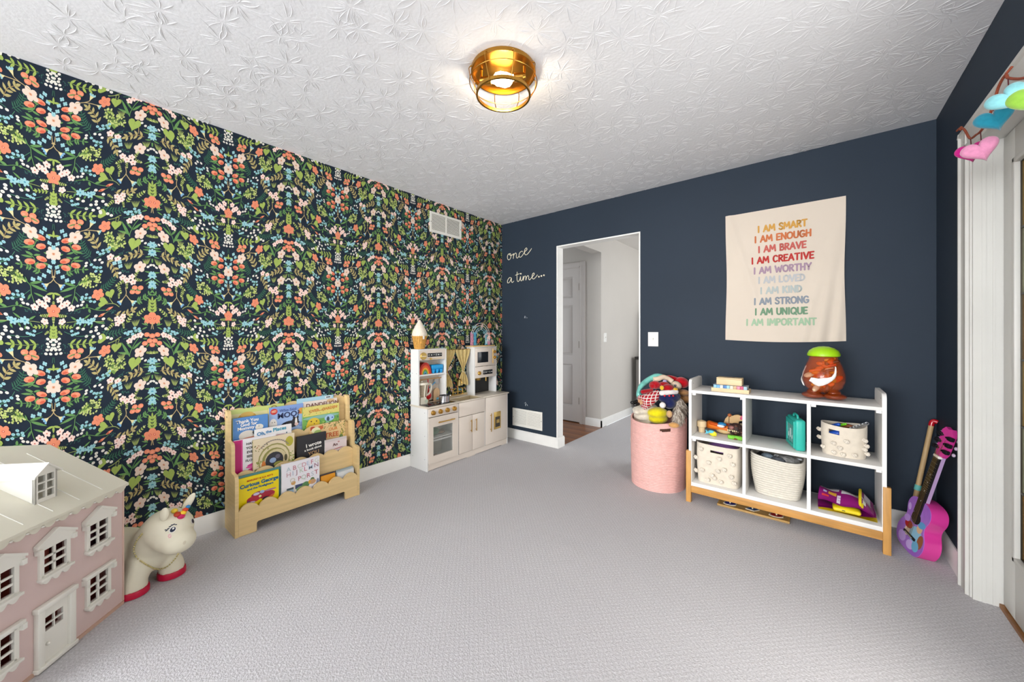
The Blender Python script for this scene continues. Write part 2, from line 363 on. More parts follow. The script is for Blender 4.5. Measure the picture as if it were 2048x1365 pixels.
LEAD = mat('lead_came', '3b382f', .45, .8); GL = [mat('amber_glass_%d' % i, h, .08, spec=.6, noise=(4, .3)) for i, h in enumerate(('7d5b26', '94733a', '8f8b72'))]  # brown reflection of the room beyond, coloured into opaque panes
zs = [.282+(1.878-.282)*k/6 for k in range(7)]; ys = [ya-.137-(.51*k/4) for k in range(5)]
for k in range(6):
    for j in range(4): MB().box(X0+.012, ys[j+1]+.003, zs[k]+.003, X0+.018, ys[j]-.003, zs[k+1]-.003).build('pane', GL[(k*2+j) % 3], dr, world=True)
mb = MB()
for y in ys: mb.box(X0+.008, y-.004, .282, X0+.02, y+.004, 1.878)
for z in zs: mb.box(X0+.008, ys[-1], z-.004, X0+.02, ys[0], z+.004)
mb.build('lead_came', LEAD, dr, world=True)
dr2 = tag(thing('door_3', 'second white glazed door of the pair', None, (W+.09, -1.85, 0)), kind='structure')  # out of view; clear panes added so more light comes in
MB().box(X0, -2.232, .02, X1, -2.142, 2.026, .003).box(X0, -1.555, .02, X1, -1.465, 2.026, .003).box(X0, -2.142, 1.93, X1, -1.555, 2.026, .003).box(X0, -2.142, .02, X1, -1.555, .22, .003).build('door_leaf', CASW, dr2, world=True)
for k in range(4): MB().box(X0+.014, -2.14, .223+.4275*k, X0+.018, -1.557, .645+.4275*k).build('pane', mat('clear_pane', 'f4f4f0', .05, alpha=.08), dr2, world=True)
for k in range(1, 4): MB().box(X0+.006, -2.142, .213+.4275*k, X0+.026, -1.555, .223+.4275*k).build('glazing_bar', CASW, dr2, world=True)
struct('trim_5', MB().box(W+.068, -2.235, 0, W+.13, -.665, .016), mat('threshold_oak', '8a5a2a', .4, noise=(4, .2), stretch=(1, 6, 1)), 'brown wooden threshold under the glazed doors')
# ---------------------------------------------------------------- heart garland along the casing
BR = mat('rust_cord', '94472f', .9, noise=(200, .35), bump=(220, .5, .002))
gx = W-.045
g = thing('cord_garland', 'rust brown felt cord draped along the top of the white door casing', 'garland', (gx, -.62, 2.1))
pts = [onx(px, py, gx) for px, py in ((1914, 262), (1921, 256), (1929, 260), (1940, 277), (1952, 270), (1961, 263), (1975, 242), (1988, 205), (1998, 172), (2011, 150), (2016, 156), (2032, 158), (2048, 156), (2064, 150))]
pts += [(gx, pts[-1][1]-.08, 1.97), (gx, pts[-1][1]-.2, 2.03), (gx, pts[-1][1]-.32, 2.1)]
MB().tube(crom(pts, 6), .0042, 7).build('cord', BR, g, world=True)
kp = onx(2012, 148, gx); MB().tube([(gx, kp[1], kp[2]), (gx+.012, kp[1]-.004, kp[2]+.018)], .004, 6).build('tie', BR, g, world=True)
kp = onx(1922, 257, gx); MB().ell((gx, kp[1], kp[2]), (.006, .011, .009), 10, 8).build('knot', BR, g, world=True)
def felt(name, h): return mat(name, h, .95, noise=(60, .14), bump=(130, .35, .003), sheen=.4, spec=.1)
def heart_poly(s=1.0, n=48):
    return [(s*math.sin(t)**3, s*.0625*(13*math.cos(t)-5*math.cos(2*t)-2*math.cos(3*t)-math.cos(4*t)+2.5)) for t in (2*math.pi*i/n for i in range(n))]
def heart(label, px, py, size, m, cordpt, plane, thick=.017, turn=0, tilt=0):
    c = onx(px, py, plane); face = math.atan2(CAM[1]-c[1], CAM[0]-c[0])+math.pi/2+turn
    t = thing('felt_heart', label, 'felt heart', c, face, 'felt hearts hanging from the cord garland')
    hp = heart_poly(size/2); mb = MB(); lay = []; ca, sa = math.cos(tilt), math.sin(tilt)
    hp = [(a*ca-b*sa, a*sa+b*ca) for a, b in hp]
    for k in range(9):
        u = math.sin((-1+2*k/8)*math.pi/2); sc = math.sqrt(max(0, 1-u*u)); sc = .12+.88*sc**.75
        lay.append([mb.v((q[0]*sc, u*thick, q[1]*sc+size*.05*(1-sc))) for q in hp])
    mb.skin(lay, True); hb = mb.build('heart_body', m, t)
    notch = Vector((0, 0, size*.2)); M_ = Matrix.Translation(c) @ Matrix.Rotation(face, 4, 'Z')
    MB().tube([M_ @ notch, Vector(cordpt)], .0016, 6).build('thread', mat('dark_red_thread', '5d1622', .9), t, world=True)
C_ = lambda px, py: onx(px, py, gx)
hx = W-.083
heart('magenta felt heart hanging nearest the corner of the casing', 1943, 307, .084, felt('felt_magenta', 'b71878'), C_(1941, 277), hx+.002, .012, tilt=.1)
heart('dusty pink felt heart overlapping the magenta one', 1963, 303, .09, felt('felt_pink', 'cf86a8'), C_(1961, 263), hx-.012, .018, tilt=.3)
heart('deep teal felt heart on the cord garland', 1991, 241, .09, felt('felt_teal', '1f7f97'), C_(1985, 215), hx+.002, .018, tilt=.25)
heart('pale aqua felt heart overlapping the teal one', 2018, 199, .085, felt('felt_aqua', '79b6bd'), C_(2016, 156), hx-.010, .018, tilt=.5)
heart('lime green felt heart at the edge of the picture', 2074, 198, .09, felt('felt_lime', '86b440'), C_(2048, 156), hx-.040, .016, tilt=.2)
# ---------------------------------------------------------------- vents and switches
VENT = mat('vent_white', 'e8e6de', .4)
DK = mat('vent_dark', '3a3833', .8)
def vent(label, w_, h_, fr, n):   # fr(a,b,c): a across, b up, c out of the wall
    o = fr(w_/2, 0, 0); t = thing('wall_vent', label, 'vent', o); mb = MB(); b = .022
    for a0, b0, a1, b1 in ((0, 0, w_, b), (0, h_-b, w_, h_), (0, b, b, h_-b), (w_-b, b, w_, h_-b), (w_/2-.006, b, w_/2+.006, h_-b)):
        mb.prism(rect(a0, b0, a1, b1), 0, .008, fr)
    mb.build('frame', VENT, t, world=True)
    MB().prism(rect(b, b, w_-b, h_-b), .0005, .002, fr).build('back_plate', DK, t, world=True)
    for k in range(n):
        for (a0, a1) in ((b, w_/2-.006), (w_/2+.006, w_-b)):
            z = b+(h_-2*b)*(k+.5)/n; hh = (h_-2*b)/n
            sb = MB(); v = [sb.v(fr(a, z+dz, c)) for a, dz, c in ((a0, -hh*.42, .0065), (a1, -hh*.42, .0065), (a1, hh*.28, .002), (a0, hh*.28, .002), (a0, -hh*.55, .0055), (a1, -hh*.55, .0055), (a1, hh*.15, .001), (a0, hh*.15, .001))]
            for f in ((0, 1, 2, 3), (7, 6, 5, 4), (0, 4, 5, 1), (1, 5, 6, 2), (2, 6, 7, 3), (3, 7, 4, 0)): sb.bm.faces.new([v[i] for i in f])
            sb.build('slat', VENT, t, world=True)
    for a in (.011, w_-.011):
        p = fr(a, h_/2, .008); q = fr(a, h_/2, .0095); MB().cyl(p, q, .004, seg=10).build('screw', mat('screw_dark', '4a4540', .4, .8), t, world=True)
vent('white louvred return vent low on the navy wall', .404, .196, lambda a, b, c: (.165+a, -c, .146+b), 12)
vent('white louvred vent high on the floral wallpaper', .40, .195, lambda a, b, c: (c, -1.042+a, 2.142+b), 12)
def switch(label, w_, h_, fr):
    t = thing('light_switch', label, 'light switch', fr(w_/2, 0, 0)); mb = MB().prism(rect(0, 0, w_, h_), 0, .004, fr).prism(rect(.003, .003, w_-.003, h_-.003), .004, .006, fr)
    mb.build('wall_plate', TRIMW, t, world=True)
    MB().prism(rect(w_/2-.005, h_/2-.012, w_/2+.005, h_/2+.012), .006, .008, fr).prism(rect(w_/2-.0035, h_/2-.002, w_/2+.0035, h_/2+.009), .008, .017, fr).build('toggle', mat('toggle_ivory', 'dcdad2', .4), t, world=True)
    for z in (h_*.25, h_*.75): MB().cyl(fr(w_/2, z, .006), fr(w_/2, z, .0068), .0025, seg=8).build('screw', mat('screw_white', 'cfcdc6', .4), t, world=True)
switch('white toggle switch plate on the navy wall', .086, .122, lambda a, b, c: (1.683+a, -c, 1.072+b))
switch('white switch plate on the grey wall past the doorway', .075, .115, lambda a, b, c: (.73+c, 1.135+a, 1.07+b))
# paint chips on the navy wall
CH = mat('chipped_plaster', 'd5d8da', .8)
for zc, s in ((1.365, .014), (.405, .02)):
    mb = MB()
    for k in range(7):
        x = .345+random.uniform(-1, 1)*s*1.3; z = zc+random.uniform(-1, 1)*s; r = random.uniform(.002, .006)
        mb.prism(ngon((x, z), r, r*random.uniform(.4, 1), 6, random.random()*3), 0, .0007, lambda a, b, c: (a, -c, b))
    c_ = mb.build('paint_chip', CH, bpy.data.objects['wall_back']); c_['kind'] = 'stuff'
# ---------------------------------------------------------------- script words on the navy wall
SCR = mat('script_cream', 'efe6cc', .5)
def script_word(name, label, strokes, org, sc, r):
    t = thing(name, label, 'wall lettering', (org[0], 0, org[1]))
    for i, st in enumerate(strokes):
        pp = [(p[0]*sc, -.004, p[1]*sc) for p in (crom([(a, b, 0) for a, b in st], 7) if len(st) > 2 else [(a, b, 0) for a, b in st])]
        if len(pp) == 1: MB().lathe([(.0001, 0), (.009, .001), (.009, -.006), (.0001, -.007)], pp[0], 12, axis='y').build('dot', SCR, t)
        else: MB().tube(pp, r, 7).build('letter_stroke', SCR, t)
once = [[(.3, .1), (.1, .06), (.02, -.16), (.12, -.36), (.3, -.3), (.38, -.08), (.3, .1), (.2, .04), (.36, -.06), (.55, -.02), (.62, .04), (.62, -.16), (.6, -.34), (.64, -.1), (.8, .06), (.9, -.02), (.9, -.26), (1.0, -.34), (1.14, -.22)],
        [(1.5, .06), (1.4, .12), (1.2, .0), (1.16, -.2), (1.26, -.32), (1.45, -.22), (1.6, -.06), (1.78, .1), (1.9, .18), (1.84, .3), (1.7, .2), (1.66, -.02), (1.76, -.2), (1.95, -.16), (2.2, .06), (2.32, .2)]]
script_word('script_word', 'cream cursive word once mounted on the navy wall', once, (.083, 2.075), .149, .0036)
atime = [[(.42, .02), (.24, .08), (.04, -.12), (.06, -.32), (.24, -.26), (.42, .0), (.42, -.2), (.5, -.32), (.66, -.22)],
         [(.98, .44), (.96, .1), (.98, -.2), (1.08, -.3), (1.22, -.16), (1.3, .06), (1.3, -.18), (1.38, -.28), (1.5, -.14), (1.56, .06), (1.55, -.26), (1.62, -.04), (1.74, .06), (1.8, -.06), (1.79, -.26), (1.88, -.02), (2.0, .06), (2.06, -.06), (2.06, -.2), (2.16, -.26), (2.36, -.08), (2.56, .1), (2.5, .2), (2.38, .08), (2.38, -.14), (2.5, -.24), (2.74, -.08), (2.84, .04)],
         [(.8, .2), (1.0, .24), (1.2, .28)], [(1.34, .26)], [(2.98, -.12)], [(3.2, -.09)], [(3.42, -.06)]]
script_word('script_word', 'cream cursive words a time with three dots on the navy wall', atime, (.083, 1.805), .149, .0036)
# ---------------------------------------------------------------- tapestry
TX0, TX1, TZ0, TZ1 = 2.275, 2.962, 1.135, 2.082
def tap_y(x, z):
    u = (x-TX0)/(TX1-TX0); v = (TZ1-z)/(TZ1-TZ0)
    d = .005+.016*math.sin(u*3.1)*v
    d += .022*v*math.exp(-((u-.80-.22*(1-v))/.05)**2)+.018*v*math.exp(-((u-.93-.14*(1-v))/.035)**2)+.014*v*math.exp(-((u-.70-.34*(.9-v))/.045)**2)
    d += .010*math.exp(-((u-.03-.36*v)/.035)**2)*(1 if v < .6 else math.exp(-((v-.6)/.2)**2))+.003*v*math.sin(u*19)
    return -d
def tap_x(x, z):
    u = (x-TX0)/(TX1-TX0); v = (TZ1-z)/(TZ1-TZ0)
    return x+.006*math.sin(v*3.14)*(1-2*u)+.004*math.sin(v*9)*(u-.5)
t = thing('wall_tapestry', 'cream fabric banner with ten rainbow coloured affirmations on the navy wall', 'wall banner', (2.62, 0, TZ0))
mb = MB()
for off in (0, -.0022):
    mb.grid(lambda u, v: (tap_x(TX0+u*(TX1-TX0), TZ1-v*(TZ1-TZ0)), tap_y(TX0+u*(TX1-TX0), TZ1-v*(TZ1-TZ0))+off, TZ1-v*(TZ1-TZ0)-.012*math.sin(u*3.14)*v-.010*u*(1-v)*0), 60, 60)
mb.build('fabric', mat('tapestry_linen', 'd9ccbd', .85, noise=(3, .03), bump=(500, .15, .001), sheen=.2, spec=.1), t, world=True)
G = {  # rounded hand-drawn capitals: width, strokes
 'I': (.22, [[(.11, 0), (.11, 1)]]), 'A': (.72, [[(0, 0), (.36, 1), (.72, 0)], [(.14, .34), (.6, .34)]]),
 'M': (.86, [[(0, 0), (.1, 1), (.43, .3), (.76, 1), (.86, 0)]]),
 'S': (.55, [[(.52, .84), (.4, .99), (.16, .98), (.04, .8), (.14, .6), (.4, .44), (.54, .26), (.44, .05), (.2, 0), (0, .16)]]),
 'R': (.6, [[(.06, 0), (.06, 1)], [(.06, .98), (.4, .96), (.54, .76), (.4, .54), (.08, .48)], [(.24, .48), (.6, 0)]]),
 'T': (.66, [[(0, .98), (.66, .98)], [(.33, .98), (.33, 0)]]), 'E': (.52, [[(.52, .98), (.04, .98), (.04, 0), (.52, .02)], [(.04, .5), (.44, .5)]]),
 'N': (.68, [[(.04, 0), (.04, 1), (.64, 0), (.64, 1)]]), 'O': (.78, [[(.39, 1), (.1, .84), (.02, .5), (.12, .14), (.39, 0), (.66, .14), (.76, .5), (.68, .84), (.39, 1)]]),
 'U': (.66, [[(.04, 1), (.04, .4), (.12, .1), (.33, 0), (.54, .1), (.62, .4), (.62, 1)]]),
 'G': (.72, [[(.64, .84), (.46, .98), (.2, .92), (.04, .6), (.1, .2), (.36, 0), (.62, .12), (.68, .42), (.42, .42)]]),
 'H': (.64, [[(.04, 0), (.04, 1)], [(.6, 0), (.6, 1)], [(.04, .5), (.6, .5)]]),
 'B': (.58, [[(.06, 0), (.06, 1)], [(.06, .98), (.38, .96), (.48, .76), (.36, .54), (.08, .52)], [(.3, .53), (.54, .42), (.56, .18), (.4, .02), (.06, .02)]]),
 'V': (.68, [[(0, 1), (.34, 0), (.68, 1)]]), 'C': (.66, [[(.62, .84), (.44, .99), (.18, .92), (.04, .6), (.1, .2), (.34, 0), (.62, .14)]]),
 'W': (1.0, [[(0, 1), (.24, 0), (.5, .75), (.74, 0), (1, 1)]]), 'Y': (.66, [[(0, 1), (.34, .48), (.66, 1)], [(.34, .48), (.32, 0)]]),
 'L': (.5, [[(.04, 1), (.04, .02), (.5, .02)]]), 'D': (.66, [[(.06, 0), (.06, 1)], [(.06, .98), (.38, .92), (.6, .66), (.6, .34), (.4, .08), (.06, .02)]]),
 'K': (.6, [[(.06, 0), (.06, 1)], [(.56, 1), (.08, .44)], [(.22, .58), (.6, 0)]]),
 'Q': (.78, [[(.39, 1), (.1, .84), (.02, .5), (.12, .14), (.39, 0), (.66, .14), (.76, .5), (.68, .84), (.39, 1)], [(.48, .24), (.78, -.08)]]),
 'P': (.56, [[(.06, 0), (.06, 1)], [(.06, .98), (.4, .96), (.54, .74), (.4, .5), (.08, .46)]]), ' ': (.34, [])}
CURVY = 'SRUOGBCDQP'
def stroke_text(txt, cx, z, h, wt, gap=.19):
    wd = sum(G[c][0]+gap for c in txt)-gap; sx = wt/wd; x = cx-wt/2; out = []
    for c in txt:
        if c == ' ': out.append(None)
        for st in G[c][1]:
            pts = [tuple(p)[:2] for p in crom([(a, b, 0) for a, b in st], 4)] if c in CURVY and len(st) > 3 else st
            out.append([(x+a*sx, z+b*h) for a, b in pts])
        x += (G[c][0]+gap)*sx
    return out
def ribbon(pr, pts, r, hexc):
    for (a, b) in zip(pts[:-1], pts[1:]):
        dx, dy = b[0]-a[0], b[1]-a[1]; l = math.hypot(dx, dy) or 1; nx, ny = -dy/l*r, dx/l*r
        n = max(1, int(l/.02))
        for k in range(n):
            p = (a[0]+dx*k/n, a[1]+dy*k/n); q = (a[0]+dx*(k+1)/n, a[1]+dy*(k+1)/n)
            pr.poly([(p[0]+nx, p[1]+ny), (p[0]-nx, p[1]-ny), (q[0]-nx, q[1]-ny), (q[0]+nx, q[1]+ny)], hexc)
    for p in pts: pr.poly(ngon(p, r, r, 8), hexc)
LINES = [('I AM SMART', 'cf9c50', 2.623, 1.945, .28), ('I AM ENOUGH', 'c8744c', 2.624, 1.872, .322), ('I AM BRAVE', 'c2645c', 2.622, 1.796, .275), ('I AM CREATIVE', 'b83f3c', 2.622, 1.718, .36), ('I AM WORTHY', 'a58b9e', 2.622, 1.643, .334),
         ('I AM LOVED', 'b9babc', 2.619, 1.571, .27), ('I AM KIND', 'b2bab8', 2.617, 1.494, .24), ('I AM STRONG', '8a929c', 2.617, 1.417, .315), ('I AM UNIQUE', '729479', 2.616, 1.342, .30), ('I AM IMPORTANT', 'a0bc9e', 2.612, 1.266, .40)]
for txt, hc, cx, z, wt in LINES:
    p = PR()
    for st in stroke_text(txt, cx, z-.022, .044, wt)+[None]:
        if st: ribbon(p, st, .0052, hc)
        else: p.build('printed_word', lambda x, zz: (tap_x(x, zz), tap_y(x, zz)-.0045, zz), t, mat('fabric_print', attr=True, rough=.85, spec=.1), world=True); p = PR()
# ---------------------------------------------------------------- ceiling light
LX, LY = 1.656, -1.907
t = thing('ceiling_light', 'brass caged flush-mount ceiling light with two glowing bulbs', 'ceiling light', (LX, LY, HT))
BRS = mat('antique_brass', 'b98a3c', .3, 1, noise=(20, .1))
MB().lathe([(.001, -.001), (.152, -.001), (.154, -.006), (.153, -.020), (.148, -.020), (.147, -.008), (.001, -.007)], seg=48, cap=False).build('pan', BRS, t)
def circ(r, z, n=48): return [(r*math.cos(2*math.pi*i/n), r*math.sin(2*math.pi*i/n), z) for i in range(n)]
MB().tube(circ(.160, -.062), .0022, 6, True).build('cage_hoop', BRS, t)
MB().lathe([(.121, -.110), (.130, -.110), (.130, -.124), (.121, -.124), (.121, -.110)], seg=48, cap=False).build('cage_ring', BRS, t)
for k in range(8):
    a = 2*math.pi*k/8+.2; c, s = math.cos(a), math.sin(a)
    MB().tube([(r*c, r*s, z) for r, z in ((.150, -.012), (.163, -.018), (.166, -.026), (.160, -.062), (.134, -.108), (.131, -.118))], .0021, 6).build('cage_wire', BRS, t)
    MB().ell((.156*c, .156*s, -.013), .004, 8, 6).build('rivet', BRS, t)
BULB = mat('glowing_bulb', 'fff2dc', .2, emit=('ffdca8', 12))
for (p, q, rot) in (((.085, .05), (-.04, -.025), 0), ((-.085, -.05), (.03, .035), 1)):
    o3 = .028 if rot == 0 else -.03
    d = Vector((q[0]-p[0], q[1]-p[1], 0)).normalized(); n3 = Vector((-d.y, d.x, 0))*o3; P0 = Vector((p[0], p[1], -.060))+n3; P1 = Vector((q[0], q[1], -.066))+n3
    MB().cyl(P0, P0+d*.042, .017, .019, 18).cyl(P0-d*.012, P0, .012, .017, 18).build('socket', BRS, t)
    MB().tube([P0+d*.042, P0+d*.055, P0+d*.075, P0+d*.105, P0+d*.128, P0+d*.140, P0+d*.1445], [.012, .015, .024, .031, .027, .015, .003], 18).build('bulb', BULB, t)
    MB().cyl(P0-d*.005+Vector((0, 0, .048)), P0-d*.005, .006, seg=10).build('socket_arm', BRS, t)
l = bpy.data.lights.new('bulb_light', 'POINT'); l.energy = 6.5; l.color = (1, .85, .64); l.shadow_soft_size = .035
lo = bpy.data.objects.new('bulb_light', l); COL.objects.link(lo); lo.parent = t; lo.location = (0, 0, -.085)
# ---------------------------------------------------------------- floral wallpaper print
def WP(x, y): p = onx(90+x/4.405, 190+y/4.403, 0); return (p[1], p[2])
MOT = []   # list of (polygon in tile px, colour)
def ad(poly, c): MOT.append((poly, c))
rw = random.Random(3)
C_GR, C_DG, C_YG, C_YL, C_OL, C_OR, C_PK, C_WH, C_CY, C_BL = '648f54', '3a6a52', '9cb05a', 'bfc880', 'b3a670', 'e08a6a', 'e2ccbc', 'e2ded4', '97c4c9', '7eaed0'
def lf(b, t, wd, c, vein=None):
    dx, dy = t[0]-b[0], t[1]-b[1]; nx, ny = -dy, dx; l = math.hypot(dx, dy) or 1; nx /= l; ny /= l; L_ = []; R_ = []
    wd *= .74
    for k, wk in ((0, .12), (.2, .75), (.45, 1), (.7, .72), (.88, .34)):
        L_.append((b[0]+dx*k+nx*wd*wk, b[1]+dy*k+ny*wd*wk)); R_.append((b[0]+dx*k-nx*wd*wk, b[1]+dy*k-ny*wd*wk))
    ad(L_+[t]+R_[::-1], c)
    if vein: ad([(b[0]+nx*1.3, b[1]+ny*1.3), (b[0]+dx*.85, b[1]+dy*.85), (b[0]-nx*1.3, b[1]-ny*1.3)], vein)
def stem(pts, wd, c):
    pts = [tuple(p)[:2] for p in crom([(a, b, 0) for a, b in pts], 4)] if len(pts) > 2 else pts
    for a, b in zip(pts[:-1], pts[1:]):
        dx, dy = b[0]-a[0], b[1]-a[1]; l = math.hypot(dx, dy) or 1; nx, ny = -dy/l*wd, dx/l*wd
        ad([(a[0]+nx, a[1]+ny), (a[0]-nx, a[1]-ny), (b[0]-nx, b[1]-ny), (b[0]+nx, b[1]+ny)], c)
    return pts
def bez(b, t, bend):
    mx, my = (b[0]+t[0])/2, (b[1]+t[1])/2; dx, dy = t[0]-b[0], t[1]-b[1]; return [b, (mx-dy*bend, my+dx*bend), t]
def branch(b, t, n, ll, lw, c, cs=None, bend=.08, ang=50, both=True, tipleaf=True, vein=None):
    pts = stem(bez(b, t, bend), 2.2, cs or c); m = len(pts)
    for k in range(n):
        f = .18+.74*k/max(1, n-1); i = min(m-2, int(f*(m-1))); p = pts[i]; d = math.atan2(pts[i+1][1]-pts[i][1], pts[i+1][0]-pts[i][0])
        for s in ((-1, 1) if both else (1,)):
            a = d+s*R(ang); l = ll*(1-.25*f); lf(p, (p[0]+math.cos(a)*l, p[1]+math.sin(a)*l), lw, c, vein)
    if tipleaf:
        d = math.atan2(pts[-1][1]-pts[-2][1], pts[-1][0]-pts[-2][0]); lf(pts[-1], (pts[-1][0]+math.cos(d)*ll*.8, pts[-1][1]+math.sin(d)*ll*.8), lw, c, vein)
def fern(b, t, n, ll, c, bend=.15):
    branch(b, t, n, ll, ll*.14, c, c, bend, 62, True, True)
def petals(c, r, n, col, cc, sq=.82, rot=None, w=.48):
    rot = rw.random()*6 if rot is None else rot
    for k in range(n):
        a = rot+2*math.pi*k/n; pc = (c[0]+math.cos(a)*r*.58, c[1]+math.sin(a)*r*.58*sq)
        ad(ngon(pc, r*.44, r*w*.80, 9, a), col)
    ad(ngon(c, r*.22, r*.18, 7), cc)
def wf(x, y, r): petals((x, y), r, 5, C_PK, 'd9a386', .85); ad(ngon((x, y), r*.10, r*.1, 5), 'b97a52')
def of(x, y, r): petals((x, y), r, 5, C_OR, 'c95f48', .85); ad(ngon((x, y), r*.1, r*.1, 5), 'f0b39a')
def pk(x, y, r=30): petals((x, y), r, 5, 'f0d4c9', 'cf7868', .8)
def b4(x, y, r=22): petals((x, y), r, 4, C_CY, '7fb3c4', .85, .6, .55)
def star(x, y, r=34): petals((x, y), r, 6, C_CY, '4f93a8', .85, None, .36)
def dot(x, y, r=16, c=C_WH): r *= .86; ad(ngon((x, y), r, r*.78, 8), c); ad(ngon((x+1, y+1), r*.28, r*.22, 5), 'b9c0b0')
def dots(L_, r=15, c=C_WH):
    for x, y in L_: dot(x, y, r, c)
def berry(x, y, r=26): ad(ngon((x, y), r, r*.78, 10, .3), C_OR); ad(ngon((x+r*.25, y+r*.15), r*.45, r*.3, 7, .3), 'ee9a7c')
def tulip(x, y, a=.25, r=46):
    ad(ngon((x, y), r, r*.52, 10, a), C_OR); ad(ngon((x-r*.25, y+r*.12), r*.55, r*.26, 8, a), 'cf6049'); ad(ngon((x+r*.35, y-r*.1), r*.4, r*.24, 8, a), 'ee9576')
def heartleaf(x, y, r, a, c=C_YG):
    ca, sa = math.cos(a), math.sin(a); P_ = []
    for i in range(18):
        t = 2*math.pi*i/18; hx = 16*math.sin(t)**3/16; hy = -(13*math.cos(t)-5*math.cos(2*t)-2*math.cos(3*t)-math.cos(4*t))/15
        P_.append((x+r*(hx*ca-hy*sa), y+r*.95*(hx*sa+hy*ca)))
    ad(P_, c)
    for dx, dy in ((-.45, .1), (.45, .1), (0, .75)):
        ad([(x-1.2+r*.25*sa, y-r*.25*ca), (x+1.2+r*.25*sa, y-r*.25*ca), (x+r*(dx*ca-dy*sa), y+r*(dx*sa+dy*ca))], '7f9a48')
def tuft(x, y, r=36, c='9aa862'):
    for k in range(6):
        a = R(-150+24*k); lf((x+(k-2.5)*4, y+r*.8), (x+(k-2.5)*8+math.cos(a)*r*.5, y-r*.7), 4.5, c)
def bush(x, y, rx, ry, n=46, base=None):
    base = base or (x, y+ry)
    for k in range(7):
        a = R(200+23*k); stem([base, (x+math.cos(a)*rx*.8, y+math.sin(a)*ry*.8)], 1.6, '6f8f4a')
    for k in range(n):
        a = rw.random()*6.28; q = math.sqrt(rw.random()); px, py = x+math.cos(a)*rx*q, y+math.sin(a)*ry*q; s = rw.uniform(9, 13)
        ad(ngon((px, py), s, s*.75, 5, rw.random()*3), C_YL if k % 3 else C_YG)
def ysprig(x, y, r, a):
    d = (math.cos(a), math.sin(a)); b = (x-d[0]*r, y-d[1]*r); stem([b, (x+d[0]*r, y+d[1]*r)], 1.3, '8aa04e')
    for k in range(4):
        f = .15+.25*k; p = (b[0]+d[0]*2*r*f, b[1]+d[1]*2*r*f); l = r*.62*(1.1-.5*f)
        for s_ in (-1, 1): q = a+s_*.95; lf(p, (p[0]+math.cos(q)*l, p[1]+math.sin(q)*l), r*.17, C_YL if k % 2 else C_YG)
    lf((x+d[0]*r*.8, y+d[1]*r*.8), (x+d[0]*r*1.35, y+d[1]*r*1.35), r*.16, C_YL)
def trump(x, y, a, r=34):
    r *= .8
    d = (math.cos(a), math.sin(a)); n = (-d[1], d[0])
    ad([(x-d[0]*r*1.3, y-d[1]*r*1.3), (x+n[0]*r*.6, y+n[1]*r*.6), (x+d[0]*r*.3, y+d[1]*r*.3), (x-n[0]*r*.6, y-n[1]*r*.6)], 'd9cf9c')
    P_ = []
    for k in range(7): u = -1+2*k/6; q = r*(.45+.35*(k % 2)); P_.append((x+n[0]*r*1.0*u+d[0]*q, y+n[1]*r*1.0*u+d[1]*q))
    ad([(x-n[0]*r*.7, y-n[1]*r*.7)]+P_+[(x+n[0]*r*.7, y+n[1]*r*.7)], C_BL if rw.random() < .5 else C_CY)
def bsprig(p, q, L_):
    stem(bez(p, q, .1), 1.8, '4f8a68')
    for x, y in L_: stem([((p[0]+q[0])/2+(x-(p[0]+q[0])/2)*.4, (p[1]+q[1])/2+(y-(p[1]+q[1])/2)*.4), (x, y)], 1.2, '4f8a68'); ad(ngon((x, y), 15, 12, 8), C_CY); ad(ngon((x, y), 5, 4, 5), '5f9db0')
def speck(x, y, rx, ry, n=14):
    for k in range(n): ad(ngon((x+rw.uniform(-rx, rx), y+rw.uniform(-ry, ry)), 8, 4, 5, rw.random()*3), '355f57')
for a in ((720, 320, 70, 12), (250, 770, 60, 14), (595, 830, 28, 24), (190, 1085, 30, 50), (705, 490, 36, 14), (100, 1030, 60, 40), (500, 905, 30, 10)): speck(*a)
# fern and leaf layer
fern((405, 312), (322, 165), 9, 52, C_DG, -.12); fern((478, 615), (606, 540), 9, 46, C_DG, .12); fern((500, 985), (690, 1010), 10, 48, C_DG, .14)
branch((465, 258), (378, 115), 4, 62, 15, C_OL, 'a0875a', .12, 48, vein='8f8350'); branch((545, 368), (628, 500), 4, 56, 14, C_OL, 'a0875a', -.1, 48, vein='8f8350')
branch((872, 370), (715, 372), 4, 56, 14, C_OL, 'a0875a', .12, 50, vein='8f8350'); branch((615, 856), (775, 842), 4, 54, 14, C_OL, 'a0875a', .15, 50, vein='8f8350')
branch((205, 1040), (405, 1068), 4, 66, 15, C_YG, '8aa04e', .05, 50, vein='7f9a48'); branch((180, 428), (345, 412), 5, 50, 11, C_GR, C_GR, -.1, 60)
branch((800, 775), (925, 722), 5, 46, 10, C_GR, C_GR, .1, 60); branch((945, 905), (945, 800), 4, 60, 11, C_YG, '8aa04e', 0, 50)
branch((72, 985), (74, 880), 4, 52, 13, C_YG, '8aa04e', 0, 52); branch((120, 868), (225, 900), 4, 32, 9, C_YG, '8aa04e', 0, 45)
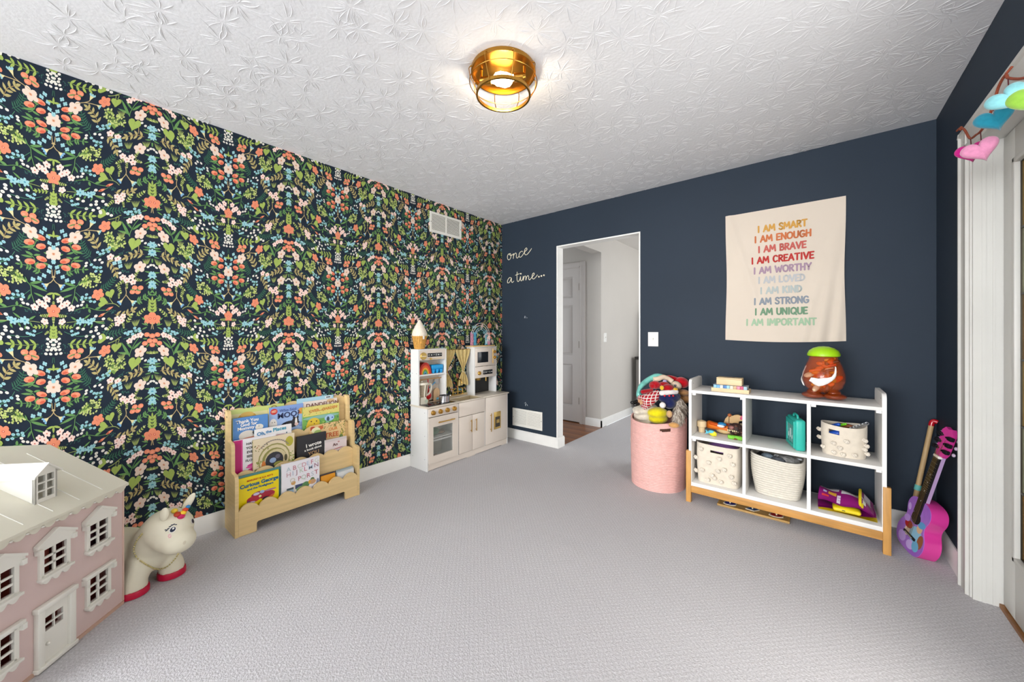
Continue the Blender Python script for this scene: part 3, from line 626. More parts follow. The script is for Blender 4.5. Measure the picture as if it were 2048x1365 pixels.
# tulip group
stem([(215, 160), (250, 240), (285, 270)], 3, C_GR); stem([(230, 385), (240, 320), (300, 300)], 3, C_GR)
for b, t in (((250, 235), (335, 268)), ((230, 215), (300, 250)), ((255, 245), (190, 250)), ((250, 320), (340, 335)), ((245, 300), (310, 290)), ((240, 300), (185, 275)), ((230, 385), (200, 340)), ((200, 165), (250, 158)), ((160, 245), (100, 250)), ((160, 335), (100, 342))): lf(b, t, 13, C_GR)
for x, y, a in ((188, 130, .1), (182, 203, .5), (276, 204, .45), (176, 308, .1), (182, 370, .5), (270, 363, .4)): tulip(x, y, a)
wf(266, 114, 66); wf(76, 228, 66)
for x, y in ((150, 40), (178, 80), (110, 146), (76, 172), (76, 297), (106, 350), (115, 394), (156, 444), (194, 481), (246, 504), (122, 95)): b4(x, y)
stem([(270, 78), (340, 68), (400, 76), (470, 95)], 3, 'bda878'); stem([(345, 68), (390, 55), (410, 30)], 3, 'bda878'); trump(414, 14, R(-60), 40); trump(478, 104, R(35), 28)
of(528, 62, 55); heartleaf(632, 66, 42, R(10)); stem([(640, 40), (652, 5), (600, 8), (560, 12)], 2.5, '9aa862'); heartleaf(505, -52, 44, R(-70))
bush(560, 170, 52, 50, 26, (610, 300)); bush(655, 235, 56, 62, 34, (610, 300)); bush(590, 250, 40, 40, 14, (610, 300))
for b, t, wd in (((745, 1245), (672, 1108), 17), ((745, 1225), (640, 1195), 14), ((770, 1190), (852, 1130), 14), ((765, 1180), (715, 1120), 12)): lf(b, t, wd, C_GR, '4f7d45')
stem([(745, 1250), (752, 1210), (790, 1140), (830, 1090)], 3, C_GR); pk(745, 1110, 30); pk(785, 1083, 30); pk(838, 1075, 32)
tuft(675, 165, 40); tuft(735, 445, 40); tuft(893, 435, 36); tuft(798, 960, 40)
wf(840, 180, 56); stem([(838, 205), (805, 245), (825, 290), (822, 342)], 2.5, 'bda878'); heartleaf(786, 260, 60, R(20))
dots([(855, 248), (885, 274)], 15); ysprig(908, 215, 22, .6); ysprig(935, 1245, 22, .6)
for x, y in ((898, 1082), (942, 1100), (880, 1156), (922, 1140), (945, 1180)): berry(x, y)
lf((900, 1120), (860, 1110), 9, C_GR); lf((920, 1165), (890, 1195), 9, C_GR)
bsprig((445, 332), (570, 260), [(463, 280), (485, 300), (510, 272), (515, 298), (545, 270), (560, 292), (568, 258)])
bsprig((385, 325), (495, 455), [(408, 380), (432, 405), (458, 415), (490, 420), (448, 445), (495, 455)])
dots([(365, 358), (360, 382), (440, 345), (483, 350), (503, 378), (660, 498)], 17)
pk(576, 341, 34); pk(640, 370, 32); lf((595, 350), (680, 338), 5, C_GR)
for x, y in ((612, 402), (657, 400), (664, 438)): b4(x, y, 22)
wf(836, 476, 56); dots([(908, 487), (932, 476)], 16)
for b, t in (((940, 330), (865, 300)), ((935, 345), (860, 325)), ((935, 400), (880, 395)), ((940, 420), (950, 460)), ((940, 545), (875, 520)), ((940, 585), (870, 610)), ((945, 605), (885, 640)), ((940, 660), (960, 700))): lf(b, t, 9, C_GR)
star(944, 300, 34); star(940, 366, 36); star(941, 566, 36); star(945, 645, 34); star(915, 290, 18); star(925, 665, 20)
stem([(60, 362), (68, 430), (95, 480), (130, 508)], 3, 'bda878'); lf((64, 420), (95, 440), 9, 'bda878'); trump(146, 527, R(40), 38)
bush(415, 520, 92, 66, 54, (300, 540)); bush(350, 530, 40, 40, 12, (300, 540))
for b, t, wd in (((268, 552), (128, 574), 17), ((272, 545), (165, 498), 15), ((240, 615), (140, 632), 12), ((262, 630), (290, 690), 12), ((290, 545), (310, 500), 9)): lf(b, t, wd, C_GR, '4f7d45')
stem([(310, 530), (268, 560), (258, 630), (232, 705)], 3, C_GR)
lf((75, 570), (140, 605), 13, C_YG); lf((75, 570), (75, 632), 14, C_YG); lf((75, 70), (130, 80), 13, C_YG); lf((75, 85), (75, 20), 14, C_YG)
for x, y in ((132, 640), (190, 685), (152, 698), (232, 733)): pk(x, y, 35)
ysprig(72, 662, 22, 1.57); dots([(288, 722), (322, 720), (335, 695)], 17)
bsprig((270, 600), (440, 715), [(328, 652), (366, 636), (360, 665), (396, 670), (402, 702), (436, 712), (322, 672)])
of(74, 732, 62); of(466, 652, 56)
stem([(655, 796), (620, 765), (580, 752), (540, 750)], 2.5, '9aa862'); stem([(600, 755), (575, 715), (565, 690)], 2.5, '9aa862'); heartleaf(574, 664, 42, R(-15)); heartleaf(510, 727, 46, R(-75))
ysprig(655, 640, 36, 1.2); ysprig(652, 692, 24, 1.6)
for a in ((665, 585, 40, 2.7), (800, 535, 36, -.9), (815, 585, 34, .3), (720, 610, 30, 1.5)): ysprig(*a)
for x, y in ((684, 541), (722, 573), (763, 550), (776, 597)): pk(x, y, 31)
for x, y in ((790, 650), (842, 660), (770, 683), (818, 692)): berry(x, y)
lf((800, 668), (850, 690), 8, C_GR); lf((790, 668), (748, 658), 8, C_GR)
stem([(708, 632), (714, 695), (668, 748)], 3, 'bda878'); stem([(714, 700), (745, 745), (772, 775)], 3, 'bda878'); trump(662, 755, R(140), 32); trump(778, 778, R(45), 36)
stem([(270, 755), (370, 752), (460, 790), (550, 805)], 2.5, C_GR)
for b, t in (((370, 755), (368, 715)), ((385, 765), (400, 805)), ((440, 780), (498, 768)), ((350, 755), (330, 740))): lf(b, t, 15, C_GR)
for x, y in ((572, 793), (506, 838)): lf((x-36, y+12), (x+30, y-10), 15, C_OR); ad(ngon((x-18, y+6), 12, 8, 6), 'a8543c')
stem([(520, 838), (560, 815)], 2, C_GR)
for a in ((150, 788, 34, .2), (75, 805, 28, 1.57), (130, 930, 24, .8), (838, 878, 44, -.6), (120, 770, 16, 1)): ysprig(*a)
pk(150, 838, 34); ad(ngon((150, 838), 8, 6, 6), 'd8a090')
for b, t in (((280, 850), (225, 805)), ((270, 865), (250, 905)), ((340, 850), (400, 815)), ((420, 905), (400, 940)), ((440, 890), (530, 920)), ((360, 890), (340, 920)), ((300, 900), (310, 935))): lf(b, t, 11, C_GR)
stem([(190, 852), (270, 858), (400, 880), (520, 900)], 2.2, '9aa862'); star(310, 862, 40); star(395, 880, 36); star(425, 868, 24); star(350, 872, 20)
dots([(448, 840), (515, 876), (288, 918), (336, 936), (452, 940), (510, 938), (538, 966), (405, 970), (450, 966), (365, 1003), (425, 1016), (470, 998), (487, 1026), (552, 1047), (584, 1062), (490, 1040)], 19)
bsprig((170, 930), (420, 1000), [(235, 935), (242, 970), (268, 966), (290, 962)])
for a in ((582, 950, 38, 2.4), (742, 915, 44, -1.0), (570, 890, 28, .6), (690, 960, 26, 1.4)): ysprig(*a)
for x, y in ((634, 896), (674, 920), (640, 940), (686, 884)): pk(x, y, 29)
of(925, 945, 60); stem([(945, 985), (935, 1040)], 3, 'bda878')
for b, t in (((905, 1000), (850, 975)), ((900, 1015), (850, 1030)), ((880, 950), (850, 920)), ((905, 1005), (880, 965))): lf(b, t, 9, C_GR)
bsprig((690, 1085), (835, 1020), [(707, 1035), (730, 1050), (738, 1030), (760, 1030), (770, 1055), (790, 1005), (800, 1030), (828, 1018), (835, 1040)])
heartleaf(622, 1147, 42, R(10)); stem([(625, 1120), (630, 1080), (672, 1060)], 2.5, '9aa862'); stem([(555, 1098), (600, 1092), (635, 1075)], 2.5, '9aa862')
dots([(125, 985), (82, 986), (100, 1004), (126, 1027), (82, 1030), (96, 1076), (130, 1080), (100, 1112), (84, 1060), (140, 1115), (118, 1052)], 18); stem([(80, 1140), (85, 1190)], 2.5, C_DG)
for x, y in ((248, 1120), (312, 1122), (225, 1156), (286, 1162)): berry(x, y, 31)
lf((265, 1140), (200, 1160), 9, C_GR); lf((290, 1140), (330, 1148), 9, C_GR)
# repeat over the wall: mirrored columns .678 m apart, .62 m drop
uA = WP(75, 600)[0]; uB = WP(945, 600)[0]; HW = uB-uA
pv = WP(265, 115)[1]-WP(255, 1255)[1]
base = [([WP(*p) for p in poly], lin(c)) for poly, c in MOT]
V = []; Fs = []; Cc = []
ztop, zbot, y0w, y1w = HT-.0005, .1055, YM+.02, -.0005
for k in range(-2, 9):
    for mir in (1, -1):
        cu = uA+2*HW*k
        for j in range(-1, 6):
            for li, (poly, c) in enumerate(base):
                pts = [(cu+mir*(u-uA), v-pv*(j-1)-0*pv) for u, v in poly]
                if max(p[1] for p in pts) < zbot or min(p[1] for p in pts) > ztop or max(p[0] for p in pts) < y0w or min(p[0] for p in pts) > y1w: continue
                i = len(V); x = .0004+.0000010*li+(.0000005 if mir < 0 else 0)
                V += [(x, min(y1w, max(y0w, p[0])), min(ztop, max(zbot, p[1]))) for p in pts]; Fs.append(tuple(range(i, i+len(pts)))); Cc.append((c, len(pts)))
me = bpy.data.meshes.new('wallpaper_print'); me.from_pydata(V, [], Fs); me.update()
at = me.color_attributes.new('Col', 'FLOAT_COLOR', 'CORNER'); dd = []
for c, n in Cc: dd += list(c)*n
at.data.foreach_set('color', dd)
o = link('wallpaper_print', me, mat('wallpaper_ink', attr=True, rough=.6, spec=.2), wl); o['kind'] = 'stuff'
print('wallpaper faces', len(Fs), 'HW', HW, 'pv', pv)
# ---------------------------------------------------------------- dollhouse
from mathutils.bvhtree import BVHTree
def wall_holes(x0, x1, z0, z1, holes, y0, y1, mb):
    xs = sorted({x0, x1, *[h[0] for h in holes], *[h[2] for h in holes]}); zs = sorted({z0, z1, *[h[1] for h in holes], *[h[3] for h in holes]})
    for a, b in zip(xs[:-1], xs[1:]):
        z = None
        for c, d in list(zip(zs[:-1], zs[1:])):
            inside = any(h[0]-1e-6 <= a and b <= h[2]+1e-6 and h[1]-1e-6 <= c and d <= h[3]+1e-6 for h in holes)
            if not inside: mb.box(a, y0, c, b, y1, d)
    return mb
DH = thing('dollhouse', 'pink wooden dollhouse with cream roof, white windows and door', 'dollhouse', (.869, -3.448, 0), math.atan2(.671, -.741))
DW, DD = .566, .5
PINK = mat('dollhouse_pink', 'd8c0bb', .5, noise=(5, .04)); DCR = mat('dollhouse_cream', 'e0dccb', .42, noise=(4, .03)); DWH = mat('dollhouse_white', 'e9e7de', .4); DIN = mat('dollhouse_inside', 'c4685c', .7, noise=(9, .2)); DIN2 = mat('dollhouse_inside_plum', '6a4048', .7)
S2 = lambda s: DW-s
wins = [(.117, .321, .427, 1), (.283, .321, .427, 1), (.449, .321, .427, 1), (.117, .100, .214, 0), (.449, .100, .214, 0)]
holes = [(S2(s+.044), a+.006, S2(s-.044), b-.004) for s, a, b, _ in wins]
dholes = [(S2(.316), .125, S2(.256), .178)]
wall_holes(0, DW, .012, .53, holes+dholes, 0, .012, MB()).build('front_wall', PINK, DH)
MB().box(0, .012, .012, .012, DD, .53).build('side_wall', PINK, DH); MB().box(DW-.012, .012, .012, DW, DD, .53).build('side_wall', PINK, DH)
MB().box(.001, -.006, 0, DW-.001, DD, .012).build('base', mat('dollhouse_base', 'c9a794', .5), DH)
MB().box(DW-.003, -.004, .012, DW+.003, .004, .53, .0015).build('corner_edge', mat('dollhouse_edge', 'dcbcae', .5), DH)
MB().box(.012, .013, .262, DW-.012, DD-.01, .272).build('upper_floor', DIN, DH)
MB().box(.012, .09, .012, DW-.012, .096, .262).build('inner_wall', DIN, DH); MB().box(.012, .09, .272, DW-.012, .096, .53).build('inner_wall', DIN, DH)
MB().box(DW-.20, .02, .272, DW-.192, .09, .53).build('partition', DIN2, DH); MB().box(DW-.192, .080, .272, DW-.012, .086, .53).build('partition', DIN2, DH)
for s, a, b, ped in wins:
    x0, x1 = S2(s+.046), S2(s-.046); mb = MB()
    mb.box(x0-.006, -.008, a, x0+.008, .001, b).box(x1-.008, -.008, a, x1+.006, .001, b).box(x0, -.008, b-.008, x1, .001, b).box(x0, -.008, a, x1, .001, a+.010)
    fr_ = mb.build('window_frame', DWH, DH)
    m2 = MB(); xm = (x0+x1)/2; m2.box(xm-.0045, -.004, a+.01, xm+.0045, .001, b-.008)
    for k in (1, 2): z = a+.012+(b-a-.022)*k/3; m2.box(x0+.008, -.004, z-.004, x1-.008, .001, z+.004)
    m2.build('muntin', DWH, fr_)
    f3 = lambda A, B, C: (A, -C, B); xl, xr = S2(s+.064), S2(s-.064)
    if ped:
        MB().prism([(xl, b+.002), (xl+.014, b-.004), (xr-.014, b-.004), (xr, b+.002), (xr, b+.016), ((xl+xr)/2, b+.050), (xl, b+.016)], 0, .014, f3).prism([(xl, b-.014), (xl+.012, b-.014), (xl+.012, b+.004), (xl, b+.004)], .002, .020, f3).prism([(xr-.012, b-.014), (xr, b-.014), (xr, b+.004), (xr-.012, b+.004)], .002, .020, f3).prism([(xl-.003, b+.010), (xl-.003, b+.019), ((xl+xr)/2, b+.056), (xr+.003, b+.019), (xr+.003, b+.010), ((xl+xr)/2, b+.045)], .002, .019, f3).build('pediment', DWH, DH)
    else:
        MB().box(xl, -.018, b, xr, 0, b+.014, .003).box(xl, -.02, b-.018, xl+.012, 0, b+.002).box(xr-.012, -.02, b-.018, xr, 0, b+.002).build('lintel', DWH, DH)
    sp = [(xl+.012, a+.003), (xl+.010, a-.006)]; n = 3; wd = (xr-xl-.026)/n
    for k in range(n):
        for q in range(7): sp.append((xl+.013+wd*(k+q/6), a-.008-.014*math.sin(math.pi*q/6)*(1 if k != 1 else 1.15)))
    sp += [(xr-.010, a-.006), (xr-.012, a+.003)]
    MB().prism(sp, 0, .012, f3).box(xl+.008, -.020, a-.006, xr-.008, 0, a+.004, .002).build('sill', DWH, DH)
f3 = lambda A, B, C: (A, -C, B)
mb = MB().box(S2(.348), -.016, .008, S2(.326), 0, .222, .002).box(S2(.240), -.016, .008, S2(.218), 0, .222, .002).box(S2(.353), -.020, .212, S2(.213), 0, .230, .003).box(S2(.353), -.020, .004, S2(.213), 0, .020, .003)
mb.build('door_frame', DWH, DH)
dd_ = MB(); wall_holes(S2(.326), S2(.240), .020, .212, [(S2(.316), .127, S2(.288), .148), (S2(.284), .127, S2(.256), .148), (S2(.316), .153, S2(.288), .176), (S2(.284), .153, S2(.256), .176)], -.006, 0, dd_)
dl_ = dd_.build('door', DWH, DH); MB().ell((S2(.311), -.010, .082), .006, 10, 8).build('knob', DWH, dl_)
# eave scallops
n = 12; wd = DW/n; sc = [(0, .532)]
for k in range(n):
    for q in range(9): sc.append((wd*(k+q/8), .512-.016*math.sin(math.pi*q/8)))
sc.append((DW, .532)); MB().prism(sc, .002, .012, f3).build('scalloped_trim', DCR, DH)
for k in range(1, n): MB().ell((wd*k, -.013, .508), (.006, .003, .004), 8, 6).build('trim_bead', DWH, DH)
# roof: front slope, flat top
ry0, rz0, ry1, rz1 = -.020, .528, .277, .71
rp = [(ry0, rz0), (ry1, rz1), (DD, rz1), (DD, rz1-.014), (ry1+.004, rz1-.014), (ry0+.006, rz0-.010), (ry0, rz0-.010)]
MB().prism(rp, -.004, DW+.004, lambda a, b, c: (c, a, b)).build('roof', DCR, DH)
MB().prism([(.012, .53), (ry1, rz1-.014), (DD, rz1-.014), (DD, .53)], DW-.010, DW, lambda a, b, c: (c, a, b)).build('gable_end', DCR, DH)
MB().prism([(.012, .53), (ry1, rz1-.014), (DD, rz1-.014), (DD, .53)], 0, .010, lambda a, b, c: (c, a, b)).build('gable_end', DCR, DH)
nr = Vector((0, -(rz1-rz0), ry1-ry0)).normalized()
for k in range(1, 6):
    x = DW*k/6; mb = MB()
    P0 = Vector((x, ry0+.02, rz0+.02*.613)); P1 = Vector((x, ry1-.012, rz1-.012*.613))
    mb.tube([P0+nr*.0002, P1+nr*.0002], .0018, 6).build('roof_seam', DWH, DH)
for xc in (S2(.255),):
    dm = MB(); zb = .571; yb = (zb-rz0)/.613+ry0; hw = .038; zt = .675; yt = (zt-rz0)/.613+ry0
    wall_holes(xc-hw, xc+hw, zb, zt, [(xc-hw+.008+(2*hw-.016)*i/2+.003, zb+.012+(zt-zb-.016)*j/3+.002, xc-hw+.008+(2*hw-.016)*(i+1)/2-.003, zb+.012+(zt-zb-.016)*(j+1)/3-.003) for i in (0, 1) for j in (0, 1, 2)], yb-.002, yb+.006, dm)
    dm.prism([(xc-hw, zt), (xc+hw, zt), (xc, zt+.030)], -(yb-.002), -(yb+.006), lambda a, b, c: (a, -c, b))
    for sx in (-1, 1): dm.prism([(yb-.002, zb), (yt+.002, zt), (yb-.002, zt)], xc+sx*hw, xc+sx*(hw-.006), lambda a, b, c: (c, a, b))
    dmo = dm.build('dormer', DWH, DH)
    rf = MB()
    for sx in (-1, 1): rf.prism([(xc, zt+.036), (xc+sx*(hw+.010), zt-.004), (xc+sx*(hw+.010), zt-.010), (xc, zt+.029)], yb-.012, .268, lambda a, b, c: (a, c, b))
    rf.build('dormer_roof', DWH, dmo)
# ---------------------------------------------------------------- unicorn hopper
OX, OY, OA = .352, -2.975, math.atan2(.73, .68)
U = thing('unicorn_hopper', 'cream rubber unicorn bouncer with red hooves beside the dollhouse', 'toy unicorn', (OX, OY, 0), OA)
UB = mat('cream_rubber', 'e2dcc6', .42, spec=.4)
mb = MB(); ell = mb.ell
ell((-.13, .0, .165), (.165, .09, .10), 24, 16); ell((.0, 0, .15), (.085, .085, .095), 20, 14)
mb.cap2((.0, 0, .17), (.06, -.015, .25), .086, .080, 20)
ell((.095, -.02, .262), (.100, .088, .092), 22, 16); ell((.165, -.060, .222), (.068, .066, .056), 20, 14); ell((.13, -.045, .238), (.08, .072, .068), 20, 14)
for lx, ly, hx_, hy_ in ((-.005, -.077, .0, -.05), (.062, .050, .03, .03), (-.25, -.055, -.2, -.04), (-.25, .06, -.2, .04)):
    mb.cap2((hx_, hy_, .12), (lx, ly, .055), .056, .046, 16); mb.tube([(lx, ly, .026), (lx, ly, .07)], [.051, .044], 18)
ume = blob(mb, .007, 8); link('body', ume, UB, U)
for lx, ly in ((-.005, -.077), (.062, .050), (-.25, -.055), (-.25, .06)):
    MB().lathe([(.046, 0), (.054, .003), (.0545, .022), (.052, .030), (.03, .031)], (lx, ly, 0), 24).build('hoof', mat('hoof_red', 'c3123c', .4), U)
MU = Matrix.Translation((OX, OY, 0)) @ Matrix.Rotation(OA, 4, 'Z')
bvh = BVHTree.FromPolygons([MU @ v.co for v in ume.vertices], [tuple(p.vertices) for p in ume.polygons])
def uhit(px, py):
    h = bvh.ray_cast(Vector(CAM), Vector(ray(px, py)).normalized())
    return h[0], h[1]
def ear(px, py, h, wd, lean, m, name='ear'):
    p, n = uhit(px, py)
    if p is None: return
    R_ = Matrix.Rotation(TH, 3, 'Z') @ Matrix.Rotation(lean, 3, 'Y')
    c = p+R_ @ Vector((0, 0, h*.42)); MB().ell(c, (wd, wd*.55, h*.55), 16, 12, R_).build(name, m, U, world=True)
ear(326, 1040, .058, .020, R(14), UB); ear(367, 1020, .100, .017, R(34), UB)
def disc(px, py, rx, ry, m, name, parent=U, lift=.0008, rot=0):
    p, n = uhit(px, py)
    if p is None: return
    right = Vector((EX[0], EY[0], 0)); a = (right-n*right.dot(n)).normalized(); b = n.cross(a)
    if b.z < 0: b = -b
    ca, sa = math.cos(rot), math.sin(rot); a, b = a*ca+b*sa, b*ca-a*sa
    mb = MB(); vs = []
    for i in range(20):
        q = p+a*rx*math.cos(2*math.pi*i/20)+b*ry*math.sin(2*math.pi*i/20); hh = bvh.find_nearest(q); vs.append(mb.v(hh[0]+hh[1]*lift))
    mb.bm.faces.new(vs); return mb.build(name, m, parent, world=True)
INK = mat('eye_navy', '1d2740', .3); EYW = mat('eye_white', 'f4f2ec', .3); BLU = mat('blush_pink', 'e79ab0', .5)
for (px, py) in ((345, 1060), (385, 1043)):
    disc(px, py, .0125, .014, EYW, 'eye'); disc(px+.6, py, .0095, .0115, INK, 'iris', lift=.0016); disc(px+1.6, py-2, .0035, .0045, EYW, 'eye_glint', lift=.0024)
for k, (px, py, r) in enumerate(((334, 1061, .003), (337, 1058, .003), (340, 1054, .003), (344, 1051, .0032), (348, 1049.5, .003), (352, 1050, .0025), (331, 1060.5, .0025), (332, 1063, .002))): disc(px, py, r*1.5, r*.8, INK, 'lash', lift=.0012, rot=.4)
for k in range(6): disc(339.5+math.cos(k)*2.6, 1073+math.sin(k)*3.0, .0022, .0022, BLU, 'blush_dot')
disc(369, 1086, .006, .008, mat('nostril_cream', 'd2c9b2', .5), 'nostril')
for (px, py, r, h) in ((362, 1033, .016, 'c8145c'), (366, 1026.5, .0135, 'eec22c'), (371, 1020, .0115, 'd4451c'), (376, 1014, .009, '2f86c4')):
    p, n = uhit(360, 1036); Dc = (p-Vector(CAM)).length; q = Vector(CAM)+Vector(ray(px, py)).normalized()*(Dc+.004)
    MB().ell(q, (r, r, r*.85), 14, 10).build('horn_ring', mat('horn_'+h, h, .4), U, world=True)
for (px, py, r, h) in ((349, 1019, .013, 'e2c23a'), (355, 1026, .014, 'b8391d')):
    p, n = uhit(px, py+6) if uhit(px, py+6)[0] else uhit(350, 1030); MB().ell(p+Vector((0, 0, .006)), (r*1.2, r, r*.8), 14, 10).build('mane_tuft', mat('horn_'+h, h, .4), U, world=True)
# beaded necklace
NK = thing('bead_necklace', 'gold bead necklace looped round the unicorn neck', 'necklace', (OX, OY, .15), OA)
arc = crom([(*p, 0) for p in ((286, 1068), (275, 1082), (269, 1100), (277, 1118), (296, 1132), (315, 1138), (333, 1134), (348, 1120), (357, 1106))], 8); gm = mat('gold_bead', 'd8cb8e', .25, .6)
prev = None; beads = []
for a in arc:
    h = uhit(a[0], a[1])
    if h[0] is None: continue
    p = h[0]+h[1]*.0035
    if prev is None or (p-prev).length > .0062: beads.append(p); prev = p
b0 = MB().ell((0, 0, 0), .0034, 8, 6).mesh('bead'); b0.materials.append(gm)
for p in beads:
    o = bpy.data.objects.new('bead', b0); COL.objects.link(o); o.parent = NK
    o.location = (Matrix.Translation(NK.location) @ Matrix.Rotation(OA, 4, 'Z')).inverted() @ p
# ---------------------------------------------------------------- scalloped bookcase
BC = thing('front_facing_bookcase', 'pale plywood scalloped book display against the floral wallpaper', 'bookcase', (0.006, -2.605, 0), R(90))
PLY = mat('birch_ply', 'd9bd88', .45, noise=(3, .10), stretch=(2, 2, 22)); PLYE = mat('birch_ply_face', 'dcc08c', .45, noise=(3.5, .09), stretch=(1.2, 2, 16))
BW = .754
prof = [(.008, 0), (.212, 0), (.214, .335), (.208, .352), (.194, .36), (.15, .36), (.142, .366), (.141, .51), (.135, .526), (.122, .534), (.076, .535), (.068, .541), (.067, .69), (.060, .707), (.046, .716), (.008, .716)]
for x0 in (0, BW-.018): MB().prism(prof, x0, x0+.018, lambda a, b, c: (c, -a, b)).build('side_panel', PLY, BC)
def scal_board(d0, d1, zb, zv, zp, name, arch=False, n=7):
    x0, x1 = .018, BW-.018; wd = (x1-x0)/n; top = []
    for k in range(n):
        for q in range(10): top.append((x0+wd*(k+q/10), zv+(zp-zv)*math.sin(math.pi*q/10)**.75))
    top.append((x1, zv))
    if arch:
        x0, x1 = .0185, BW-.0185
        bot = [(x1, .002), (x1-.085, .002), (x1-.09, .006)]+[(x1-.09-.012*(1-math.cos(a)), zb-.012+.012*math.sin(a)) for a in (0, .5, 1, 1.57)]+[(x0+.102-.012*math.sin(a)*1, zb-.012+.012*math.cos(a)) for a in (0, .5, 1, 1.57)]+[(x0+.09, .006), (x0+.085, .002), (x0, .002)]
    else: bot = [(x1, zb), (x0, zb)]
    top[0] = (x0, top[0][1]); top[-1] = (x1, top[-1][1])
    return MB().prism(top+bot, d0, d1, lambda a, b, c: (a, -c, b)).build(name, PLYE, BC)
scal_board(.198, .212, .060, .147, .181, 'front_board', True); scal_board(.133, .143, .20, .331, .357, 'middle_board'); scal_board(.064, .072, .38, .510, .534, 'rear_board'); scal_board(.008, .017, .09, .697, .718, 'back_board')
for z, d0, d1 in ((.075, .017, .198), (.24, .072, .133), (.415, .017, .064)): MB().box(.018, -d1, z, BW-.018, -d0, z+.01).build('tier_floor', PLY, BC)
for x in (.0, BW): MB().cyl((x-.001 if x == 0 else x, -.05, .68), (x if x == 0 else x+.001, -.05, .68), .006, seg=12).build('peg_hole', mat('peg_dark', '5c4a34', .6), BC)
PAGE = mat('page_white', 'eeeae0', .7)
BKG = 'picture books in the scalloped display'
def book(label, y0, y1, zb, zt, x, th, cover, spine=None, titles=(), art=None, lean=0):
    w_, h_ = y1-y0, zt-zb
    t = thing('picture_book', label, 'book', (x, (y0+y1)/2, zb), R(90), BKG); cm = mat('cover_'+cover, cover, .38, coat=.25)
    L_ = lambda z: -z*math.tan(lean)   # leans back as it rises
    sh = Matrix.Identity(4); sh[1][2] = math.tan(lean)
    mb = MB(); mb.T = sh; mb.box(-w_/2, -th, 0, w_/2, -th+.0022, h_).box(-w_/2, -.0022, 0, w_/2, 0, h_).build('cover', cm, t)
    mb = MB(); mb.T = sh; mb.box(-w_/2-.001, -th, 0, -w_/2+.0016, 0, h_).build('spine', mat('cover_'+(spine or cover), spine or cover, .38, coat=.25), t)
    mb = MB(); mb.T = sh; mb.box(-w_/2+.0016, -th+.0022, .003, w_/2-.003, -.0022, h_-.003).build('pages', PAGE, t)
    fr = lambda k: (lambda a, b: (a-w_/2, -th-.0005-.0003*k+b*math.tan(lean), b))
    if art:
        p = PR(); art(p, w_, h_); p.lay = 0
        me_k = [0]
        # every later shape sits a hair in front of the earlier ones
        V2 = []
        for fi, f in enumerate(p.Fc):
            for i in f: a, b = p.V[i][:2]; V2.append((min(w_, max(0, a)), min(h_, max(0, b)), fi))
        q = PR(); q.V = V2; q.Fc = p.Fc; q.C = p.C
        q.build('cover_picture', lambda a, b, k: (a-w_/2, -th-.0003-.00002*k+b*math.tan(lean), b), t, mat('glossy_print', attr=True, rough=.35, coat=.2))
    for (tx, sz, hx_, cx, cz, rot, bd) in titles:
        put_text(tx, sz, mat('ink_'+hx_, hx_, .5), t, fr(6), 'title', bd, rot=rot, at=(cx*w_, cz*h_))
    return t
def blobs(p, w_, h_, L_):
    for (cx, cy, rx, ry, c, *r) in L_: p.poly(ngon((cx*w_, cy*h_), rx*w_, ry*h_, 18, r[0] if r else 0), c)
def bars(p, w_, h_, L_):
    for (x0, z0, x1, z1, c) in L_: p.poly(rect(x0*w_, z0*h_, x1*w_, z1*h_), c)
rb = random.Random(5)
def scatter(p, w_, h_, n, x0, z0, x1, z1, s, cols):
    for k in range(n): p.poly(ngon((rb.uniform(x0, x1)*w_, rb.uniform(z0, z1)*h_), s*w_*rb.uniform(.6, 1.3), s*w_*rb.uniform(.3, .8), 8, rb.random()*3), rb.choice(cols))
# rear tier
book('large pale green picture book at the back left of the display', -2.584, -2.285, .427, .713, .024, .006, 'c9d085', 'b9cc62', [('On', .052, '7a5a34', .84, .86, 0, 0)], lambda p, w_, h_: (bars(p, w_, h_, [(0, .9, 1, 1, 'c2cf78'), (0, 0, 1, .9, 'd6cf98')]), blobs(p, w_, h_, [(.3, .78, .17, .13, 'c99a3c'), (.3, .86, .12, .06, 'd8b058'), (.32, .4, .25, .3, 'cdb06a')])))
book('pale blue picture book standing at the back right of the display', -2.204, -1.955, .427, .729, .024, .006, '9fc6d8', None, [], lambda p, w_, h_: (bars(p, w_, h_, [(0, .8, 1, 1, 'a6cfe0'), (.76, .93, .94, .985, 'dfe6ea'), (.79, .945, .91, .97, '3b4450')]),))
book('pinkish picture book titled dandelion behind the garden book', -2.167, -1.932, .427, .704, .033, .006, 'e6dcd2', None, [('DANDELION', .040, '6b3a34', .56, .84, 0, .0006)], lambda p, w_, h_: (bars(p, w_, h_, [(0, 0, 1, 1, 'e6dad0')]), blobs(p, w_, h_, [(.8, .95, .12, .05, 'd9b88e'), (.3, .4, .3, .2, 'd4b7a0')])))
